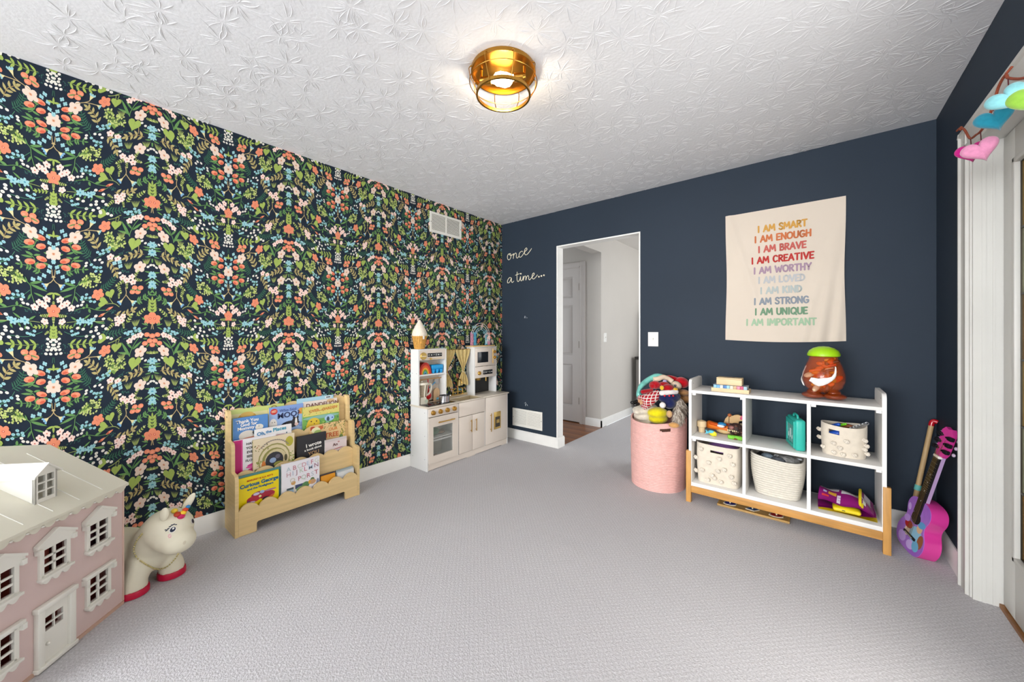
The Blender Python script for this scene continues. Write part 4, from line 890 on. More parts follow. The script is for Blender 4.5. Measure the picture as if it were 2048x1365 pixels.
book('light blue picture book titled Who Said Moo with a cow', -2.379, -2.169, .427, .697, .034, .009, '8fb0e2', 'e6d27a', [('Who Said', .026, '53679c', .54, .86, .02, .0004), ('MOO?', .050, '27315c', .56, .71, .03, .0012)], lambda p, w_, h_: (bars(p, w_, h_, [(0, .85, 1, 1, '7f9ed8'), (0, 0, 1, .85, '9cb9e6')]), blobs(p, w_, h_, [(.14, .89, .1, .075, 'c8322c'), (.14, .91, .075, .008, 'f0d0b0', .1), (.14, .88, .075, .008, 'f0d0b0', .1), (.12, .58, .11, .14, 'e8e2da'), (.09, .63, .012, .012, '332222'), (.16, .63, .012, .012, '332222'), (.94, .82, .1, .08, 'e09a48'), (.88, .78, .05, .03, 'c8743a'), (.62, .52, .28, .09, '22222a'), (.76, .59, .10, .09, '22222a'), (.71, .68, .03, .04, '22222a'), (.83, .67, .03, .04, '22222a'), (.78, .56, .035, .11, 'f2ece6'), (.79, .5, .06, .04, 'e8c8c0'), (.5, .5, .06, .04, 'f2ece6'), (.92, .48, .07, .06, '7f9ad0')])))
book('blue picture book titled Thank You God for Mommy', -2.576, -2.388, .430, .663, .047, .010, '4d7fc4', 'cfe08c', [('Thank You', .027, 'f4f2ee', .40, .86, .03, .0008), ('God for', .027, 'f4f2ee', .44, .765, .03, .0008), ('Mommy', .027, 'f4f2ee', .36, .67, .03, .0008)], lambda p, w_, h_: (bars(p, w_, h_, [(0, 0, 1, .45, '3f62b8'), (0, .45, 1, 1, '5088c8')]), blobs(p, w_, h_, [(.74, .68, .12, .08, 'e8e4d8'), (.68, .74, .03, .02, 'f4f2ee'), (.73, .70, .015, .01, '333333'), (.4, .50, .24, .14, 'dcd6cc'), (.62, .56, .08, .06, '555a5c'), (.8, .52, .2, .1, 'b9c6cc'), (.6, .42, .35, .04, 'd88a70')])))
book('green and yellow picture book titled Over in the Garden', -2.177, -1.925, .430, .667, .047, .009, 'd9cf6e', '8fb86a', [('OVER', .027, 'd88a48', .30, .83, .05, .0008), ('in the', .012, 'd88a48', .485, .84, .05, .0003), ('GARDEN', .027, 'd88a48', .73, .85, .05, .0008)], lambda p, w_, h_: (bars(p, w_, h_, [(0, 0, 1, .72, '77b058'), (0, .72, 1, 1, 'e2d67a')]), scatter(p, w_, h_, 60, 0, 0, 1, .7, .04, ['5f9d4c', '8fc05a', '4f8f58', 'a9cf6a']), blobs(p, w_, h_, [(.5, .66, .5, .05, '8cbcae'), (.28, .5, .17, .16, 'e0c23c'), (.18, .42, .1, .1, 'd9b838'), (.22, .56, .02, .02, '5a2f1c'), (.36, .55, .02, .02, '5a2f1c'), (.3, .48, .016, .016, '5a2f1c'), (.72, .58, .14, .1, 'a9cdee'), (.68, .55, .04, .08, '3f5a64'), (.8, .58, .02, .02, '2c3f9c'), (.66, .44, .05, .06, '9fd0b0')]), scatter(p, w_, h_, 30, 0, .72, 1, 1, .018, ['b5b860', '9aa84a'])))
# middle tier
book('white picture book titled Oh, the Places in blue letters', -2.470, -2.261, .252, .580, .080, .010, 'ece9e8', 'dfe8ec', [('Oh,', .030, '3f86b8', .16, .88, .04, .001), ('the', .024, '3f86b8', .36, .90, .04, .0008), ('Places', .032, '46a0b8', .66, .91, .04, .001)], lambda p, w_, h_: (bars(p, w_, h_, [(0, 0, 1, 1, 'eeebea')]), blobs(p, w_, h_, [(.45, .82, .4, .006, 'd08aa0', .06), (.86, .84, .02, .015, '4a6a80')])))
book('cream picture book titled Our Tree with leafy border', -2.142, -1.897, .252, .539, .080, .010, 'e2bf84', None, [('OUR', .030, 'd9843c', .64, .80, 0, .0005), ('TREE', .046, 'c05a2c', .60, .64, .0, .001)], lambda p, w_, h_: (bars(p, w_, h_, [(0, 0, 1, 1, 'e3c28a')]), scatter(p, w_, h_, 50, .25, .88, 1, 1, .022, ['6f7a3c', '8a8f3a', '4f5a38']), scatter(p, w_, h_, 36, .86, .4, 1, .95, .022, ['c8b838', '8a8f3a', '6f7a3c']), blobs(p, w_, h_, [(.88, .58, .06, .08, '6f8a50'), (.06, .93, .08, .05, 'b5442c'), (.28, .92, .08, .05, 'c86a3c'), (.15, .88, .12, .07, 'e8e6b8'), (.2, .82, .1, .06, 'a8c070')])))
book('white picture book with bright magenta spine edge', -2.584, -2.36, .252, .538, .096, .014, 'e9e6ea', 'c0106e', [('HAVE', .020, '26262a', .39, .87, 0, .0005), ('YOU', .020, '26262a', .37, .78, 0, .0005), ('EVER', .020, '26262a', .39, .69, 0, .0005), ('SEEN A', .020, '26262a', .43, .60, 0, .0005), ('FLOWER?', .020, '26262a', .45, .51, 0, .0005)], lambda p, w_, h_: (bars(p, w_, h_, [(0, 0, 1, 1, 'eae8ec'), (0, 0, .17, 1, 'c0106e'), (.17, 0, .2, 1, 'd94a98')]), blobs(p, w_, h_, [(.40, .43, .10, .025, 'd23c92', .2), (.39, .38, .12, .025, 'e05aa4', -.1), (.41, .33, .10, .025, 'c82a86', .1), (.42, .28, .08, .04, 'b8207c')])))
book('black picture book titled I wrote a book about you', -2.238, -2.046, .252, .489, .106, .012, '26262b', '1b1b1f', [('I wrote', .034, 'f2f0ea', .56, .66, .10, .001), ('a book about', .021, 'f2f0ea', .54, .56, .10, .0006), ('YOU', .034, 'c8a070', .56, .41, .08, .0003)])
book('beige picture book with a round burrow hole on the cover', -2.489, -2.256, .252, .525, .114, .010, 'dcc9a8', 'cdbf80', [], lambda p, w_, h_: (bars(p, w_, h_, [(0, 0, 1, 1, 'e0d0b0')]), blobs(p, w_, h_, [(.5, .48, .39, .36, '9a9458'), (.5, .47, .36, .335, 'd9cba4'), (.5, .46, .30, .275, '8f8a48'), (.53, .45, .27, .25, 'cdbf94'), (.5, .44, .22, .2, '2c2c34'), (.46, .45, .08, .06, '8fa6c8'), (.58, .52, .06, .05, '5f5a68'), (.6, .34, .12, .06, '9a9a4c'), (.24, .36, .05, .12, 'd07a34'), (.78, .45, .04, .08, '4f4a30'), (.87, .82, .1, .12, 'b5ac3a')]), scatter(p, w_, h_, 24, .0, .0, .2, .5, .03, ['9aa050', '7a8440', 'b0ac60']), scatter(p, w_, h_, 16, .86, .1, 1, .6, .03, ['9aa050', '8a9a48']), scatter(p, w_, h_, 14, .04, .7, .35, .97, .022, ['7a7a48', 'b08058', '9a9050']), [p.poly(ngon((w_*(.5+.43*math.cos(a)), h_*(.5+.42*math.sin(a))), .007, .004, 6), '8a8078') for a in [.7+.12*k for k in range(15)]]))
book('small pale pink book at the right of the middle tier', -2.057, -1.902, .252, .427, .118, .008, 'ddd0cf', 'e9e6e2', [('An', .030, '6a4440', .46, .70, .05, .0006)], lambda p, w_, h_: (bars(p, w_, h_, [(0, 0, 1, 1, 'ddcfcf'), (0, .9, 1, 1, 'd0c6c4')]), blobs(p, w_, h_, [(.6, .58, .22, .02, 'b06a68', .1), (.62, .84, .05, .03, 'c08a88')])))
# front tier
book('thin teal green book hidden behind the yellow one', -2.585, -2.352, .087, .336, .158, .010, '4f8a8c', '3f6a60', [])
book('bright yellow picture book with a red fire engine on the cover', -2.579, -2.368, .087, .325, .172, .010, 'ecd400', None, [("MARGRET & H.A. REY'S", .0135, 'c02a1c', .52, .89, .01, .0004), ('Curious George', .0305, '12648c', .51, .76, .03, .0013), ('and the Firefighters', .0175, '12648c', .53, .67, .03, .0006)], lambda p, w_, h_: (bars(p, w_, h_, [(0, 0, 1, 1, 'eed600')]), blobs(p, w_, h_, [(.5, .50, .2, .075, '8f2a44'), (.68, .44, .22, .09, 'a8283c'), (.36, .41, .17, .08, 'b5283c'), (.78, .54, .16, .025, 'b07890'), (.43, .52, .08, .035, 'cfc8e0'), (.57, .54, .06, .04, '9fb4dc'), (.52, .44, .035, .03, 'ece6a0'), (.3, .34, .1, .03, 'c8b8d8'), (.66, .34, .09, .05, '3a3440'), (.8, .36, .1, .03, 'd06a40', .5), (.24, .34, .05, .06, '6a4a80')])))
book('white alphabet board book with pastel capital letters', -2.353, -2.123, .087, .350, .176, .014, 'e8e6ec', 'eceaf0', [(c, .040, h, x, z, .04, .0002) for c, h, x, z in (('A', 'b8c8d0', .17, 0.80), ('B', 'c07884', .32, 0.81), ('C', 'c4d0c8', .45, 0.82), ('D', 'd09aa4', .57, 0.83), ('E', 'b8c4d8', .68, 0.84), ('F', 'c06a78', .79, 0.85), ('G', 'd0d4c0', .92, 0.86), ('H', 'c8a0a8', .17, 0.67), ('I', 'b0bcd0', .28, 0.68), ('J', 'a87884', .38, 0.69), ('K', 'bcccb8', .50, 0.70), ('L', 'd07a8c', .61, 0.71), ('M', 'b4c4d8', .75, 0.72), ('N', 'a06a7c', .91, 0.74), ('O', 'c8c4b0', .27, 0.51), ('P', 'c87884', .45, 0.51), ('Q', 'b8c8b8', .56, 0.52), ('R', 'c06a78', .69, 0.53), ('S', 'b8c4d0', .80, 0.54), ('T', 'c86a78', .91, 0.56))], lambda p, w_, h_: (bars(p, w_, h_, [(0, 0, 1, 1, 'e9e7ed'), (.12, .02, .3, .36, '9fbcd4'), (.12, .34, .3, .39, '4a5a60'), (.33, .32, .7, .42, '3c4a70'), (.31, .0, .34, .5, 'dcd4c0')]), blobs(p, w_, h_, [(.29, .49, .06, .05, 'cfa060'), (.62, .36, .1, .08, '5a8a58'), (.8, .44, .06, .06, '5f7a4c'), (.8, .39, .1, .06, 'c89a70'), (.72, .40, .03, .05, 'e0a830'), (.95, .36, .04, .08, '8a90a8'), (.5, .3, .14, .06, '88a870'), (.6, .12, .12, .05, 'd8e0d0')])))
for i, (y0, y1, zt, x, c, lb) in enumerate(((-2.112, -2.016, .203, .180, 'e29a28', 'small orange board book at the front of the low tier'), (-2.118, -2.012, .208, .164, '4d4a52', 'small dark board book behind the orange one'), (-2.000, -1.880, .196, .181, 'd9dde0', 'small white board book at the right end of the low tier'), (-2.004, -1.875, .200, .168, 'b9c6cc', 'small pale grey board book behind the white one'), (-1.998, -1.874, .205, .155, '9fb0b8', 'small blue grey board book furthest back in the low tier'))):
    book(lb, y0, y1, .087, zt, x, .010, c, None, [])
# ---------------------------------------------------------------- play kitchen
KX, KY = .018, -1.265
K = thing('play_kitchen', 'white and brass wooden play kitchen against the floral wallpaper', 'play kitchen', (KX, KY, 0), R(90))
KS = mat('kitchen_white', 'e4e4e2', .42); KF = mat('kitchen_front', 'ddd2c6', .42, noise=(3, .02)); KC = mat('kitchen_counter', 'd9cfbf', .4); KB = mat('kitchen_backsplash', 'cdbb98', .45)
DPT = .232
MB().box(0, -DPT, 0, .012, 0, .538).build('side_panel', KS, K); MB().box(1.056, -DPT, 0, 1.068, 0, .538).build('side_panel', KS, K)
for x in (.350, .708): MB().box(x, -DPT, .055, x+.010, 0, .53).build('divider', KS, K)
tb = MB(); tb.box(.012, -DPT+.004, .004, .078, -DPT+.016, .055).box(.47, -DPT+.004, .0, .58, -DPT+.016, .055).box(.97, -DPT+.004, 0, 1.056, -DPT+.016, .055).box(.078, -DPT+.004, .005, .47, -DPT+.016, .055).box(.58, -DPT+.004, .005, .97, -DPT+.016, .055)
tb.build('toe_board', KF, K)
MB().box(.012, -.2, .045, 1.056, -.005, .055).build('bottom_shelf', KS, K); MB().box(.012, -.006, .055, 1.056, 0, .53).build('back_panel', mat('kitchen_inside', 'b9b0a6', .6), K)
MB().box(.014, -DPT-.006, .462, .348, -DPT+.008, .534, .002).build('control_panel', KF, K)
for x in (.058, .138, .218, .300):
    kb = MB().lathe([(.001, -.022), (.016, -.022), (.018, -.018), (.018, -.008), (.021, -.006), (.021, 0), (.001, 0)], (x, -DPT-.006, .497), 20, axis='y').build('knob', GOLD, K)
    MB().box(x-.003, -DPT-.033, .481, x+.003, -DPT-.027, .513, .001).build('knob_grip', GOLD, kb)
od = MB(); wall_holes(.014, .348, .060, .456, [(.062, .122, .285, .372)], -DPT-.008, -DPT+.006, od); od = od.build('oven_door', KF, K)
MB().box(.060, -DPT-.003, .120, .287, -DPT, .374).build('oven_glass', mat('oven_glass', 'a8aca6', .08, alpha=.2), od)
def handle(p0, p1, out, r, par, m=GOLD):
    mb = MB(); p0, p1 = Vector(p0), Vector(p1); o = Vector((0, -out, 0)); mb.tube([p0+o, p1+o], r, 10)
    for p in (p0+(p1-p0)*.12, p0+(p1-p0)*.88): mb.cyl(p, p+o, r*.8, seg=8)
    return mb.build('handle', m, par)
handle((.108, -DPT-.008, .407), (.292, -DPT-.008, .407), .018, .0055, od)
MB().box(.020, -.215, .262, .345, -.01, .270).build('oven_rack', KS, K); MB().box(.020, -.218, .240, .345, -.214, .252).build('oven_rail', KS, K)
MB().box(.362, -DPT-.010, .405, .706, -DPT+.004, .536, .003).build('sink_front', KF, K)
for x0, x1, hx_ in ((.363, .533, .511), (.537, .706, .577)):
    d = MB().box(x0, -DPT-.006, .060, x1, -DPT+.006, .400, .002).build('cupboard_door', KF, K); handle((hx_, -DPT-.006, .240), (hx_, -DPT-.006, .358), .016, .004, d)
d = MB().box(.720, -DPT-.006, .060, 1.054, -DPT+.006, .534, .002).build('cupboard_door', KF, K); handle((.789, -DPT-.006, .186), (.789, -DPT-.006, .370), .016, .0045, d)
ic = MB().box(.842, -DPT-.012, .193, .945, -DPT-.005, .370, .002).build('ice_dispenser', GOLDP, K)
MB().box(.858, -DPT-.0135, .215, .930, -DPT-.011, .320).build('dispenser_niche', mat('niche_dark', '3a342c', .5), ic); MB().box(.872, -DPT-.016, .255, .916, -DPT-.0125, .29).build('dispenser_lever', GOLDP, ic)
# countertop with sink opening
ct = MB().box(-.012, -DPT-.012, .538, .385, 0, .551, .002).box(.685, -DPT-.012, .538, 1.078, 0, .551, .002).box(.385, -.05, .538, .685, 0, .551, .002).box(.385, -DPT-.012, .538, .685, -DPT+.012, .551, .002)
ct.build('countertop', KC, K)
sk = MB().box(.385, -.05, .47, .685, -.052, .545).box(.385, -DPT+.012, .47, .685, -DPT+.014, .545).box(.385, -DPT+.012, .47, .387, -.05, .545).box(.683, -DPT+.012, .47, .685, -.05, .545).box(.385, -DPT+.012, .468, .685, -.05, .471)
sk.build('sink_basin', mat('sink_tan', 'bfae8c', .4), K)
MB().box(.385, -.012, .551, .685, 0, .575).build('sink_ledge', KB, K)
MB().box(.022, -.222, .551, .335, -.085, .554, .001).build('cooktop', mat('cooktop_black', '14141a', .12), K)
for x, y in ((.10, -.155), (.25, -.155)): MB().lathe([(.045, 0), (.046, .0006), (.048, .0006), (.049, 0)], (x, y, .554), 28, cap=False).build('burner_ring', mat('burner_grey', '77777c', .4), K)
# towers
def tower(x0, x1):
    for x in (x0, x1-.012): MB().box(x, -.112, .551, x+.012, 0, 1.035).build('tower_side', KS, K)
    MB().box(x0-.004, -.116, 1.035, x1+.004, 0, 1.043, .002).build('tower_top', KS, K)
tower(0, .318); tower(.684, 1.024)
MB().box(.012, -.112, .945, .306, -.104, 1.035).build('tower_panel', KF, K)
kn = MB().lathe([(.001, -.012), (.030, -.012), (.033, -.008), (.033, 0), (.001, 0)], (.052, -.112, .982), 28, axis='y').build('timer_dial', GOLDP, K); MB().box(.030, -.128, .978, .074, -.123, .984).build('dial_pointer', mat('pointer_cream', 'e8dcc0', .5), kn)
def icon_strip(x0, z0, x1, z1, y, n):
    s_ = MB().box(x0, y-.003, z0, x1, y, z1, .001).build('icon_panel', BLACKP, K); im = mat('icon_white', 'd8d8d4', .5)
    for k in range(n):
        c = (x0+(x1-x0)*(k+.5)/n, (z0+z1)/2); r = min((x1-x0)/n, z1-z0)*.28; mb = MB()
        if k % 3 == 0: mb.tube([(c[0]+r*math.cos(a), y-.0035, c[1]+r*math.sin(a)) for a in [6.28*i/12 for i in range(12)]], .0012, 5, True)
        elif k % 3 == 1: mb.prism(ngon((c[0], c[1]), r, r*.8, 8), y-.0042, y-.003, lambda a, b, c_: (a, c_, b))
        else: mb.tube([(c[0]-r, y-.0035, c[1]-r*.5), (c[0], y-.0035, c[1]+r*.7), (c[0]+r, y-.0035, c[1]-r*.2)], .0014, 5)
        mb.build('icon', im, s_)
icon_strip(.102, .972, .262, 1.005, -.112, 6)
MB().box(.10, -.1135, .953, .26, -.112, .957).cyl((.132, -.122, .955), (.132, -.112, .955), .010, seg=16).build('slider', GOLDP, K)
MB().box(.012, -.108, .805, .306, 0, .817).build('tower_shelf', KS, K); MB().box(.012, -.006, .56, .306, 0, .945).build('tower_back', mat('tower_back', 'd8cdbf', .5), K)
MB().cyl((.012, -.05, .765), (.306, -.05, .765), .005, seg=10).build('hanging_rail', mat('rail_wood', 'c49a66', .5), K)
# microwave, coffee unit in the right tower
MB().box(.698, -.116, .842, 1.012, -.104, 1.033, .002).build('microwave_front', KF, K)
mw = MB().box(.702, -.122, .850, .925, -.116, 1.028, .003).build('microwave_door', KF, K)
MB().box(.722, -.1245, .880, .880, -.1215, .990, .002).build('microwave_window', mat('microwave_glass', '23262a', .12), mw); handle((.950, -.116, .862), (.950, -.116, 1.020), .012, .0035, mw)
for z in (.925, .985):
    kb = MB().lathe([(.001, -.016), (.015, -.016), (.017, -.012), (.017, 0), (.001, 0)], (.986, -.116, z), 18, axis='y').build('knob', GOLD, K); MB().box(.984, -.136, z-.013, .988, -.131, z+.013).build('knob_grip', GOLD, kb)
MB().box(.698, -.114, .722, 1.012, -.104, .838, .002).build('coffee_panel', KF, K)
kb = MB().lathe([(.001, -.016), (.017, -.016), (.020, -.012), (.020, 0), (.001, 0)], (.752, -.114, .772), 18, axis='y').build('knob', GOLD, K); MB().box(.750, -.135, .757, .754, -.130, .787).build('knob_grip', GOLD, kb)
icon_strip(.812, .752, .955, .798, -.114, 5)
MB().cyl((.785, -.06, .722), (.785, -.06, .694), .034, .030, 20).build('coffee_spout', GOLD, K); MB().cyl((.895, -.075, .722), (.895, -.075, .675), .007, seg=10).build('steam_pipe', GOLD, K)
MB().box(.698, -.006, .551, 1.012, 0, .722).build('coffee_back', mat('coffee_back', '23221f', .5), K)
# curtains
MB().cyl((.318, -.056, 1.022), (.684, -.056, 1.022), .004, seg=8).build('curtain_rod', GOLD, K)
CUR = mat('curtain_gold', 'cdb67a', .75, noise=(40, .12), bump=(120, .2, .001))
def curtain(x0, x1, pinch, xb0, xb1, nm):
    ztop, zp, zb = 1.022, .800, .665; mb = MB()
    def f(u, v, off=0):
        z = ztop+(zb-ztop)*v; tp = (ztop-zp)/(ztop-zb)
        if v < tp: t_ = v/tp; t2 = t_*t_*(3-2*t_); a = x0+(pinch-.014-x0)*t2; b = x1+(pinch+.014-x1)*t2
        else: t_ = (v-tp)/(1-tp); t2 = 1-(1-t_)**2; a = pinch-.014+(xb0-pinch+.014)*t2; b = pinch+.014+(xb1-pinch-.014)*t2
        return (a+(b-a)*u, -.056-.010*math.sin(u*math.pi*7)*(.5+.5*min(1, (b-a)/.1))-off, z-.006*math.sin(u*9)*(v > .95))
    mb.grid(lambda u, v: f(u, v), 42, 30); mb.grid(lambda u, v: f(u, v, -.0015), 42, 30)
    c_ = mb.build('curtain', CUR, K)
    MB().tube([(pinch-.022, -.058, zp+.016), (pinch-.012, -.072, zp-.002), (pinch+.012, -.072, zp-.006), (pinch+.026, -.058, zp-.022)], .004, 6).build('tieback', mat('tieback_cream', 'e4d7ad', .6), c_)
curtain(.322, .478, .362, .322, .446, 0); curtain(.484, .680, .582, .520, .652, 1)
# tap
MB().tube(crom([(.535, -.03, .575), (.535, -.03, .68), (.535, -.036, .715), (.535, -.062, .725), (.535, -.085, .705), (.535, -.088, .685)], 6), .0065, 10).build('tap_spout', GOLD, K)
for x in (.470, .600):
    t_ = MB().cyl((x, -.03, .575), (x, -.03, .632), .007, .005, 12).lathe([(.012, .575), (.012, .582), (.006, .588)], (x, -.03, 0), 14).build('tap_handle', GOLD, K); MB().cyl((x-.028, -.03, .632), (x+.028, -.03, .632), .0045, seg=8).cyl((x, -.058, .632), (x, -.004, .632), .0045, seg=8).build('tap_cross', GOLD, t_)
MB().box(.455, -.042, .572, .615, -.018, .577).cyl((.47, -.03, .60), (.60, -.03, .60), .005, seg=8).build('tap_bridge', GOLD, K)
for (x, z) in ((.0, .50), (.0, .30), (.0, .10)):
    for d in (.03, .20): MB().cyl((-.0006, -d, z), (.001, -d, z), .0035, seg=8).build('screw', mat('screw_grey', '9a9a98', .4, .6), K)
for d in (.025, .085): MB().cyl((-.0006, -d, .83), (.001, -d, .83), .0035, seg=8).build('screw', mat('screw_grey'), K)
KP = lambda lx, d, z: (KX+d, KY+lx, z)
# ---------------------------------------------------------------- things on and in the play kitchen
t = thing('cone_basket', 'woven basket shaped like an ice cream cone on the play kitchen', 'basket', KP(.052, .058, 1.044))
WK = mat('wicker', 'cf9a48', .7, noise=(60, .3), bump=(140, .7, .004))
mb = MB(); prf = []
for k in range(15): z = k*.0088; r = .042+.021*(z/.12)+(.0016 if k % 2 else -.0010); prf.append((r, z))
mb.lathe([(.001, 0)]+prf, (0, 0, 0), 40, cap=False); mb.build('cone', WK, t)
st = MB()
for k in range(20):
    a = 2*math.pi*k/20; st.tube([((.0435+.021*f)*math.cos(a), (.0435+.021*f)*math.sin(a), .004+f*.116) for f in (0, .33, .66, 1)], .0022, 5)
o = st.build('upright_cane', WK, t); o['kind'] = 'stuff'
CRW = mat('cream_cotton', 'e6dccb', .85, noise=(50, .1), bump=(90, .5, .004))
mb = MB(); mb.lathe([(.062, .112), (.067, .122), (.066, .138), (.058, .165), (.045, .192), (.030, .218), (.017, .242), (.009, .256), (.001, .262)], (0, 0, 0), 36, cap=False).build('lid', CRW, t)
MB().ell((.012, .030, .258), (.010, .012, .008), 10, 8).build('lid_tip', CRW, t) if False else None
t_ = MB().box(.062, -.012, .088, .067, .006, .118, .002).build('hang_tag', mat('tag_white', 'efe9dc', .6), t)
t = thing('bead_rainbow', 'wire rainbow with pink and blue beads on a wooden base', 'toy', KP(.833, .058, 1.044))
MB().box(-.055, -.168, 0, .055, .168, .012, .003).build('base', mat('maple', 'd8b57c', .5, noise=(4, .12), stretch=(10, 2, 10)), t)
pk_ = mat('bead_pink', 'd99ab4', .35); bl_ = mat('bead_blue', '5fb0d0', .35); wm = mat('wire_white', 'dcd6d4', .35, .4)
for i, (r, m_) in enumerate(((.140, 'w'), (.118, 'w'), (.094, 'b'), (.074, 'b'))):
    zt = .245-(.140-r)*1.05; arc = [(0, -r, .012), (0, -r, zt-r)]+[(0, -r*math.cos(a), zt-r+r*math.sin(a)) for a in [math.pi*k/16 for k in range(1, 16)]]+[(0, r, zt-r), (0, r, .012)]
    MB().tube(arc, .0028, 7).build('arch_wire', wm if i < 2 else mat('wire_blue', '8cc4d4', .35, .3), t)
    bm_ = MB().ell((0, 0, 0), .0078, 10, 7).mesh('bead'); bm_.materials.append(pk_ if i < 2 else bl_)
    nb = 10 if i != 1 else 9
    for k in range(nb):
        o = bpy.data.objects.new('bead', bm_); COL.objects.link(o); o.parent = t; o.location = (0, -r, .020+k*.0135)
    for k in range(3 if i < 2 else 1):
        o = bpy.data.objects.new('bead', bm_); COL.objects.link(o); o.parent = t; o.location = (0, r, .020+k*.0135)
t = thing('wooden_rainbow', 'wooden rainbow nesting toy on the play kitchen shelf', 'toy', KP(.090, .054, .817))
for r0, r1, h in ((.052, .068, 'b02a20'), (.039, .052, 'd8542a'), (.028, .039, 'e8a02c'), (.018, .028, '5f9a40'), (.008, .018, '4f8fa8')):
    n = 14; k = 1.55
    P_ = [(r1*math.cos(math.pi*i/n), r1*k*math.sin(math.pi*i/n)) for i in range(n+1)]+[(r0*math.cos(math.pi*(n-i)/n), r0*k*math.sin(math.pi*(n-i)/n)) for i in range(n+1)]
    MB().prism(P_, -.022, .038, lambda a, b, c: (c, a, b)).build('arch', mat('rainbow_'+h, h, .5), t)
t = thing('egg_carton', 'bright blue toy egg carton on the play kitchen shelf', 'toy egg carton', KP(.232, .058, .817)); EC = mat('carton_blue', '1f9ad8', .4)
MB().box(-.030, -.068, .034, .036, .068, .078, .012, 3).build('lid', EC, t)
for k in range(3):
    for d in (-.016, .020): MB().lathe([(.010, 0), (.014, .002), (.021, .034), (.021, .036)], (d, -.045+.045*k, 0), 16).build('egg_cup', EC, t)
t = thing('toy_blender', 'cream toy blender with slatted jug beside the cooktop', 'toy blender', KP(.070, .062, .5515)); TW = mat('toy_cream', 'e2dccb', .45)
MB().tube([(0, 0, 0), (0, 0, .062)], [.054, .042], 4).build('base', TW, t, None)
MB().lathe([(.017, .0), (.017, .004)], (.05, .016, .028), 14, axis='x').build('dial', mat('dial_sage', 'b6c0ac', .5), t)
MB().lathe([(.040, .062), (.042, .068), (.056, .175), (.054, .176), (.040, .07)], (0, 0, 0), 6, cap=False).build('jug', mat('jug_glass', 'c4b79f', .2, alpha=.35), t)
for k in range(6):
    a = 2*math.pi*k/6; MB().tube([(.042*math.cos(a), .042*math.sin(a), .066), (.057*math.cos(a), .057*math.sin(a), .176)], .0045, 6).build('slat', TW, t)
MB().lathe([(.060, .174), (.062, .180), (.058, .192), (.012, .196), (.010, .206), (.001, .208)], (0, 0, 0), 24, cap=False).build('lid', TW, t)
MB().tube(crom([(.02, .052, .168), (.02, .082, .172), (.02, .094, .150), (.02, .086, .110), (.02, .062, .082), (.02, .042, .080)], 6), .0085, 8).build('handle', TW, t)
t = thing('toy_saucepan', 'small stainless steel toy saucepan on the black cooktop', 'saucepan', KP(.252, .160, .5545)); SS = mat('stainless', 'c6c6c8', .18, 1)
MB().lathe([(.001, 0), (.044, 0), (.048, .004), (.048, .056), (.051, .059), (.051, .062), (.046, .062), (.046, .004), (.001, .003)], (0, 0, 0), 36, cap=False).build('pan', SS, t)
for s in (-1, 1): MB().tube([(0, s*.046, .050), (.012, s*.066, .054), (-.012, s*.066, .054), (-.001, s*.046, .050)], .003, 6).build('side_handle', SS, t)
t = thing('toy_ladle', 'red toy spoon hanging from the play kitchen rail', 'toy utensil', KP(.158, .052, .60)); RD = mat('toy_red', 'c4161c', .35)
MB().ell((0, 0, .012), (.012, .030, .032), 16, 12).build('bowl', RD, t); MB().tube([(0, -.002, .035), (0, -.006, .09), (0, -.008, .165)], [.008, .006, .005], 8).build('handle', RD, t)
t = thing('toy_spatula', 'grey and blue toy spatula hanging beside the red spoon', 'toy utensil', KP(.185, .045, .70))
MB().tube([(0, -.02, -.02), (0, .03, .012), (0, .055, .03)], .005, 8).build('handle', mat('toy_blue', '4f9fd0', .4), t); MB().box(-.003, .050, .010, .003, .095, .058, .004).build('blade', mat('toy_grey', 'a9a6a4', .4), t)
t = thing('toy_cutting_board', 'small rounded wooden cutting board propped behind the saucepan', 'cutting board', KP(.262, .030, .5515))
n = 12; P_ = [(-.034, 0), (.034, 0), (.034, .085)]+[(.034*math.cos(math.pi*i/n), .085+.034*math.sin(math.pi*i/n)) for i in range(1, n)]+[(-.034, .085)]
MB().prism(P_, 0, .010, lambda a, b, c: (c, a, b)).build('board', mat('board_birch', 'd8b58c', .5, noise=(4, .1), stretch=(8, 8, 2)), t); MB().ell((.014, .006, .018), (.006, .016, .012), 12, 8).build('sticker', mat('sticker_blue', '6fb4d0', .5), t)
t = thing('toy_tray', 'small wooden tray leaning in the play kitchen tower', 'toy tray', KP(.170, .012, .5515))
MB().box(0, -.075, 0, .008, .02, .17, .003).build('panel', mat('tray_tan', 'c08a5a', .55, noise=(4, .15), stretch=(8, 8, 2)), t)
for lx, d, z, nm, lb, h, r in ((.12, .12, .271, 'toy_lettuce', 'green toy lettuce on the oven rack', '3f7a48', (.07, .09, .034)), (.23, .13, .271, 'toy_bread', 'brown toy loaf on the oven rack', '8a6a4c', (.04, .045, .016)), (.13, .16, .056, 'toy_pastry', 'tan toy pastry on the oven floor', 'a8825e', (.05, .07, .022))):
    o = thing(nm, lb, 'toy food', KP(lx, d, z)); m_ = mat(nm, h, .7, noise=(20, .3), bump=(30, .8, .01)); MB().ell((0, 0, r[2]), r, 18, 12).build('food_body', m_, o)
    for k in range(3): MB().ell((r[0]*.4*math.cos(2*k), r[1]*.5*math.sin(2*k), r[2]*1.3), (r[0]*.4, r[1]*.35, r[2]*.7), 12, 8).build('food_lobe', m_, o)
